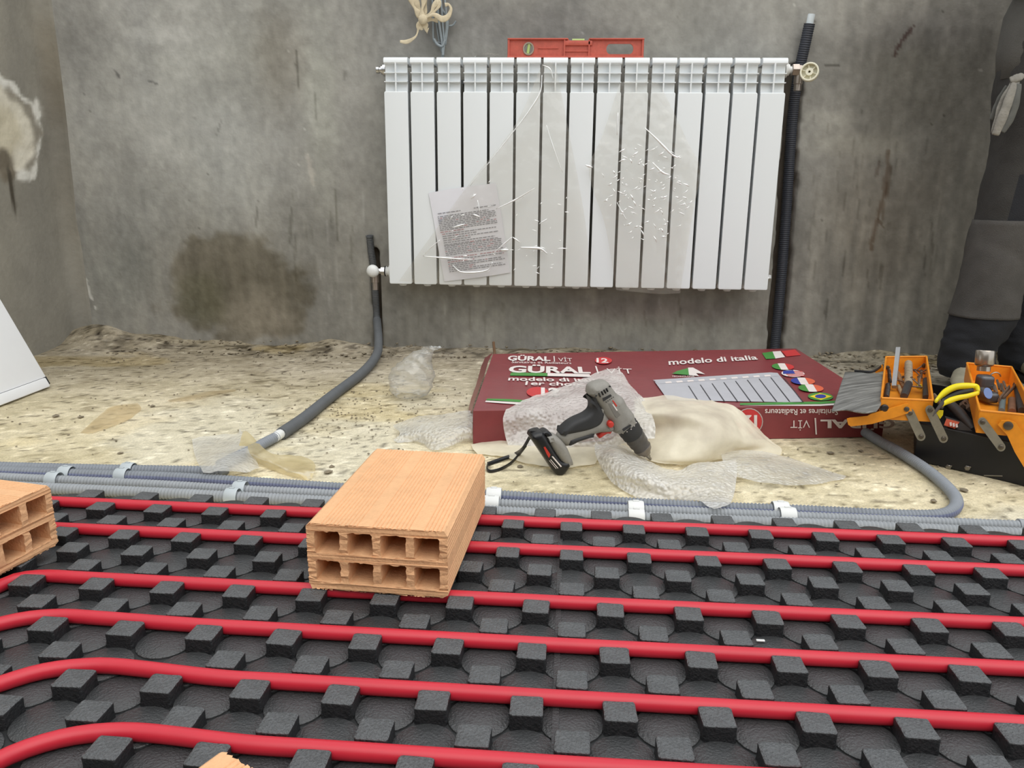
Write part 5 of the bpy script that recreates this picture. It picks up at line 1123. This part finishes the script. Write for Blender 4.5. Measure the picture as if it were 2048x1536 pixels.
V, F, th = leg_mesh(LPs[sel], 5, grow=.0035, th0=math.radians(150), th1=math.radians(318), n=26, closed=False)
kp = MB().add(V, F).obj('knee_patch', m_kp, person, smooth=True); md = kp.modifiers.new('t', 'SOLIDIFY'); md.thickness = .003; md.offset = -1
# jacket, body, arms folded high in front of the chest
jb = MB(); x0_, y0_ = hc_
body_loft(jb, [(x0_, y0_, hz-.085, sep+rl*1.00, rl*1.10, ha), (x0_, y0_, hz-.02, sep+rl*1.02, rl*1.18, ha), (x0_, y0_, hz+.07, sep+rl*1.00, rl*1.18, ha), (x0_+.005, y0_, hz+.18, .155, .110, ha), (x0_, y0_, hz+.29, .168, .116, ha), (x0_, y0_, hz+.37, .165, .105, ha), (x0_, y0_, hz+.41, .11, .08, ha), (x0_, y0_, hz+.43, .055, .055, ha)], seed=8, fold=.05)
jb.obj('jacket', m_sh, person, smooth=True)
ux, uy = math.cos(ha), math.sin(ha); fx_, fy_ = uy, -ux       # to the person's side, and forward towards the room
def bp(s_, f_, z): return np.array([x0_+ux*s_+fx_*f_, y0_+uy*s_+fy_*f_, hz+z])
def skin_mesh(nm, verts, edges, radii, m, parent, root=0, sub=2):
    me = bpy.data.meshes.new(nm); p = origin(parent)
    me.from_pydata([tuple(np.array(v)-p) for v in verts], edges, []); me.materials.append(m)
    o = link(nm, me, parent); md = o.modifiers.new('s', 'SKIN'); md.use_smooth_shade = True
    for i, r in enumerate(radii): d = me.skin_vertices[0].data[i]; d.radius = (r, r) if np.isscalar(r) else r; d.use_root = i == root
    su = o.modifiers.new('u', 'SUBSURF'); su.levels = sub; su.render_levels = sub
    dg = bpy.context.evaluated_depsgraph_get(); dg.update(); me2 = bpy.data.meshes.new_from_object(o.evaluated_get(dg)); me2.materials.clear(); me2.materials.append(m); fin(me2, True)
    o.modifiers.clear(); o.data = me2; return o
Vs = [bp(0, 0, .05), bp(0, 0, .22), bp(0, 0, .36), bp(0, .005, .44), bp(0, .012, .50), bp(0, .02, .56), bp(0, .018, .63), bp(0, .01, .67)]; E_ = [(i, i+1) for i in range(7)]; Rr = [.10, .10, .085, .042, .05, .068, .072, .045]
for s_ in (-1, 1):
    b0 = len(Vs); el = bp(s_*.225, .02, .17); wr = bp(s_*.10, .20, .24); hd = wr+(wr-el)*.16
    Vs += [bp(s_*.14, 0, .37), bp(s_*.19, 0, .31), el, (el+wr)/2, wr, hd]; E_ += [(2, b0)]+[(b0+i, b0+i+1) for i in range(5)]; Rr += [.050, .045, .038, .036, .025, (.030, .015)]
    dirn = (wr-el)/np.linalg.norm(wr-el); sd = np.cross(dirn, up3); sd /= np.linalg.norm(sd)
    for k, (o_k, L) in enumerate(((-.024, .045), (-.008, .058), (.008, .062), (.024, .055))):
        r0 = hd+sd*o_k+dirn*.012; m1 = r0+dirn*L*.5; m2 = m1+(dirn*.7-up3*.7)*L*.45; m3 = m2+(-up3)*L*.3
        i0 = len(Vs); Vs += [r0, m1, m2, m3]; E_ += [(b0+5, i0), (i0, i0+1), (i0+1, i0+2), (i0+2, i0+3)]; Rr += [.0085, .0078, .007, .0055]
    i0 = len(Vs); Vs += [wr+dirn*.02-sd*s_*.028, wr+dirn*.045-sd*s_*.042, wr+dirn*.065-sd*s_*.044]; E_ += [(b0+5, i0), (i0, i0+1), (i0+1, i0+2)]; Rr += [.010, .009, .007]
bd = skin_mesh('body', Vs, E_, Rr, m_skin, person)
for s_ in (-1, 1):
    P = spline([bp(s_*.13, 0, .37), bp(s_*.19, 0, .31), bp(s_*.225, .02, .17), bp(s_*.165, .11, .205), bp(s_*.112, .185, .235)], 8)
    MB().tube(P, np.interp(np.linspace(0, 1, len(P)), [0, .25, .5, .75, 1], [.066, .060, .052, .046, .038]), n=20).obj('sleeve', m_sh, person, smooth=True)
    e = bp(s_*.026, .082, .600); MB().lathe(e, bp(0, 1, 0)-bp(0, 0, 0), [(-.006, .004), (-.002, .0095), (.002, .0085), (.004, .003)], 12).obj('eye', m_white, person)
    MB().rbox(bp(s_*.072, .005, .585), (.014, .03, .045), .006, 2).obj('ear', m_skin, person)
MB().lathe(bp(0, .078, .578), bp(0, 1, -.2)-bp(0, 0, 0), [(0, .016), (.012, .013), (.022, .007), (.025, .002)], 12).obj('nose', m_skin, person, smooth=True)
MB().tube([bp(-.022, .079, .548), bp(0, .086, .546), bp(.022, .079, .548)], .005, n=8).obj('mouth', M('lips', (160, 96, 88), rough=.5), person, smooth=True)
hb = MB(); body_loft(hb, [(*bp(0, -.012, .56)[:2], hz+.56, .074, .070, ha), (*bp(0, -.012, .61)[:2], hz+.61, .081, .082, ha), (*bp(0, -.004, .66)[:2], hz+.665, .078, .088, ha), (*bp(0, 0, .7)[:2], hz+.70, .050, .058, ha), (*bp(0, 0, .7)[:2], hz+.71, .015, .02, ha)], seed=4); hb.obj('hair', m_hair, person, smooth=True)
# boots
def boot(P, dirx, nm='boot'):
    d = np.array([*dirx, 0.0]); d /= np.linalg.norm(d); s_ = np.array([d[1], -d[0], 0])
    base = np.array([P[0], P[1], 0.0]); b = MB(); n = 26; R = []
    prof = [(-.075, .032, .060), (-.055, .040, .105), (-.02, .043, .112), (.02, .042, .095), (.06, .043, .070), (.10, .045, .056), (.135, .038, .046), (.150, .020, .032)]
    for f_, w, h in prof:
        t = np.linspace(0, 2*math.pi, n, endpoint=False); z = .016+(h-.016)*np.clip(.5+.62*np.sin(t), 0, 1); R.append(base+d*f_+s_*(w*np.cos(t))[:, None]+up3*z[:, None])
    k = len(R); F = [(i*n+j, i*n+(j+1) % n, (i+1)*n+(j+1) % n, (i+1)*n+j) for i in range(k-1) for j in range(n)]+[tuple(range(n))[::-1], tuple((k-1)*n+j for j in range(n))]
    mi = [1 if f[0]//n >= 3 else 0 for f in F[:-2]]+[0, 1]
    o = b.add(np.concatenate(R), F, mi).obj(nm, [m_boot, m_toe], person, smooth=True)
    so = [(f_*1.03, w*1.05) for f_, w, _ in prof]; out = [(f_, w) for f_, w in so]+[(f_, -w) for f_, w in so[::-1]]
    V, F = plate(out, (), .016, .003, 1); MB().add(base+V[:, :1]*d+V[:, 1:2]*s_+up3*(V[:, 2:]+.009), F).obj('sole', m_sole, o)
    for f_ in (.0, .02, .04): MB().tube([base+d*f_+s_*.02+up3*(.108-f_*.9), base+d*(f_+.01)+up3*(.113-f_*.9), base+d*f_-s_*.02+up3*(.108-f_*.9)], .0028, n=6).obj('lace', m_lace, o)
boot((LPs[0, 0]+.0, LPs[0, 1]-.01), (-.42, -.75)); boot((LPr[0, 0], LPr[0, 1]), (-.1, -.9))
# glove stuck in the trouser pocket
m_gl = M('glove_leather', (134, 130, 122), rough=.85, var=.2, vs=40, bump=.4, bs=200); m_gl2 = M('glove_knit', (92, 92, 88), rough=.9, var=.15, vs=40)
gv = empty('work_glove', 'dirty grey work glove hanging from the trouser pocket of the person', 'glove', tuple(at(2030, 158, Y=LY2-.07)))
def lobe(pts, w, nm, m, fl_=.45):
    P = spline([at(x, y, Y=LY2-d_) for x, y, d_ in pts], 7); k = len(P); t = np.linspace(0, 1, k)
    MB().tube(P, w*(.75+.35*np.sin(t*math.pi)+.06*np.sin(t*22)), n=14, flat=(1, fl_), upv=(1, 0, 0)).obj(nm, m, gv, smooth=True)
lobe([(2034, 160, .085), (2026, 178, .095), (2016, 205, .098), (2006, 232, .10), (1994, 262, .098), (1990, 270, .095)], .0105, 'finger', m_gl)
lobe([(2030, 158, .080), (2018, 180, .086), (2004, 205, .086), (1996, 232, .086), (1986, 266, .086)], .0075, 'finger', m_gl)
lobe([(2038, 168, .094), (2034, 195, .10), (2026, 225, .10), (2014, 250, .10), (2004, 264, .098)], .0085, 'finger', m_gl2)
lobe([(2014, 172, .070), (2000, 195, .068), (1990, 218, .068), (1982, 240, .068)], .0060, 'thumb', m_gl2)
lobe([(2046, 150, .082), (2034, 156, .088), (2020, 160, .084)], .010, 'cuff', m_gl)

# ------------------------------------------------------------------ crumbs of mortar
m_cr = M('mortar_crumb', (128, 118, 100), rough=.95, var=.25, vs=60)
def crumb(c, r, rr):
    V = np.array([[1, 0, 0], [-1, 0, 0], [0, 1, 0], [0, -1, 0], [0, 0, 1], [0, 0, -1], [.7, .7, .3], [-.7, .6, .2], [.6, -.7, .3], [-.6, -.7, .25]])*(r*rr.uniform(.7, 1.3, (10, 3)))
    bm = bmesh.new()
    for v in V: bm.verts.new((c[0]+v[0], c[1]+v[1], c[2]+v[2]*.55))
    bmesh.ops.convex_hull(bm, input=bm.verts[:]); bm.verts.index_update()
    o = np.array([v.co[:] for v in bm.verts]), [tuple(v.index for v in f.verts) for f in bm.faces]; bm.free(); return o
for x, y, r, lab in ((657, 944, .0085, 'larger mortar crumb left of the middle brick'), (663, 933, .006, 'smaller mortar crumb left of the middle brick'), (1661, 906, .008, 'mortar crumb in front of the carton'), (1722, 902, .006, 'mortar crumb where the conduit leaves the carton'), (1868, 1002, .007, 'mortar crumb inside the conduit bend'), (1928, 980, .008, 'mortar crumb in front of the toolbox'),
                     (1040, 933, .006, 'dark crumb under the drill strap'), (162, 834, .008, 'dark pebble in front of the white panel, left of the tape'), (112, 832, .008, 'dark pebble in front of the white panel, leftmost one'), (305, 812, .006, 'pebble between the two tape strips'), (240, 906, .006, 'pebble just behind the conduits at the left')):
    V, F = crumb(at(x, y, z=r*.4), r, rng); tag(MB().add(V, F).obj('mortar_crumb', m_cr, smooth=False), lab, 'crumb', 'loose mortar crumbs')
tag(MB().rbox(at(1521, 1281, z=ZB+.0045), (.009, .003, .0016), .0004, 1).obj('plastic_chip', m_white), 'tiny white chip lying on the black panel at the right', 'chip')
gb = MB()
for k in range(1500):
    x, y = rng.uniform(-1.45, 1.5), 1.32+1.22*rng.uniform(0, 1)**.8
    y = 2.56-rng.uniform(0, .2) if k > 1000 else y; near = y > 2.35
    r = rng.uniform(.0012, .0032)*(2.6 if near and rng.uniform() < .5 else 1)
    if rng.uniform() < .35 and not near: x = -.45+rng.normal(0, .12); y = 1.75+rng.normal(0, .16)
    if -.17 < x < .72 and 1.6 < y < 2.3: continue
    V, F = crumb((x, y, r*.4+.001+(.012 if y > 2.48 else 0)), r, rng); gb.add(V, F)
tag(gb.obj('grit', m_cr, smooth=False), 'fine mortar grit scattered over the dusty floor', 'grit', kind='stuff')
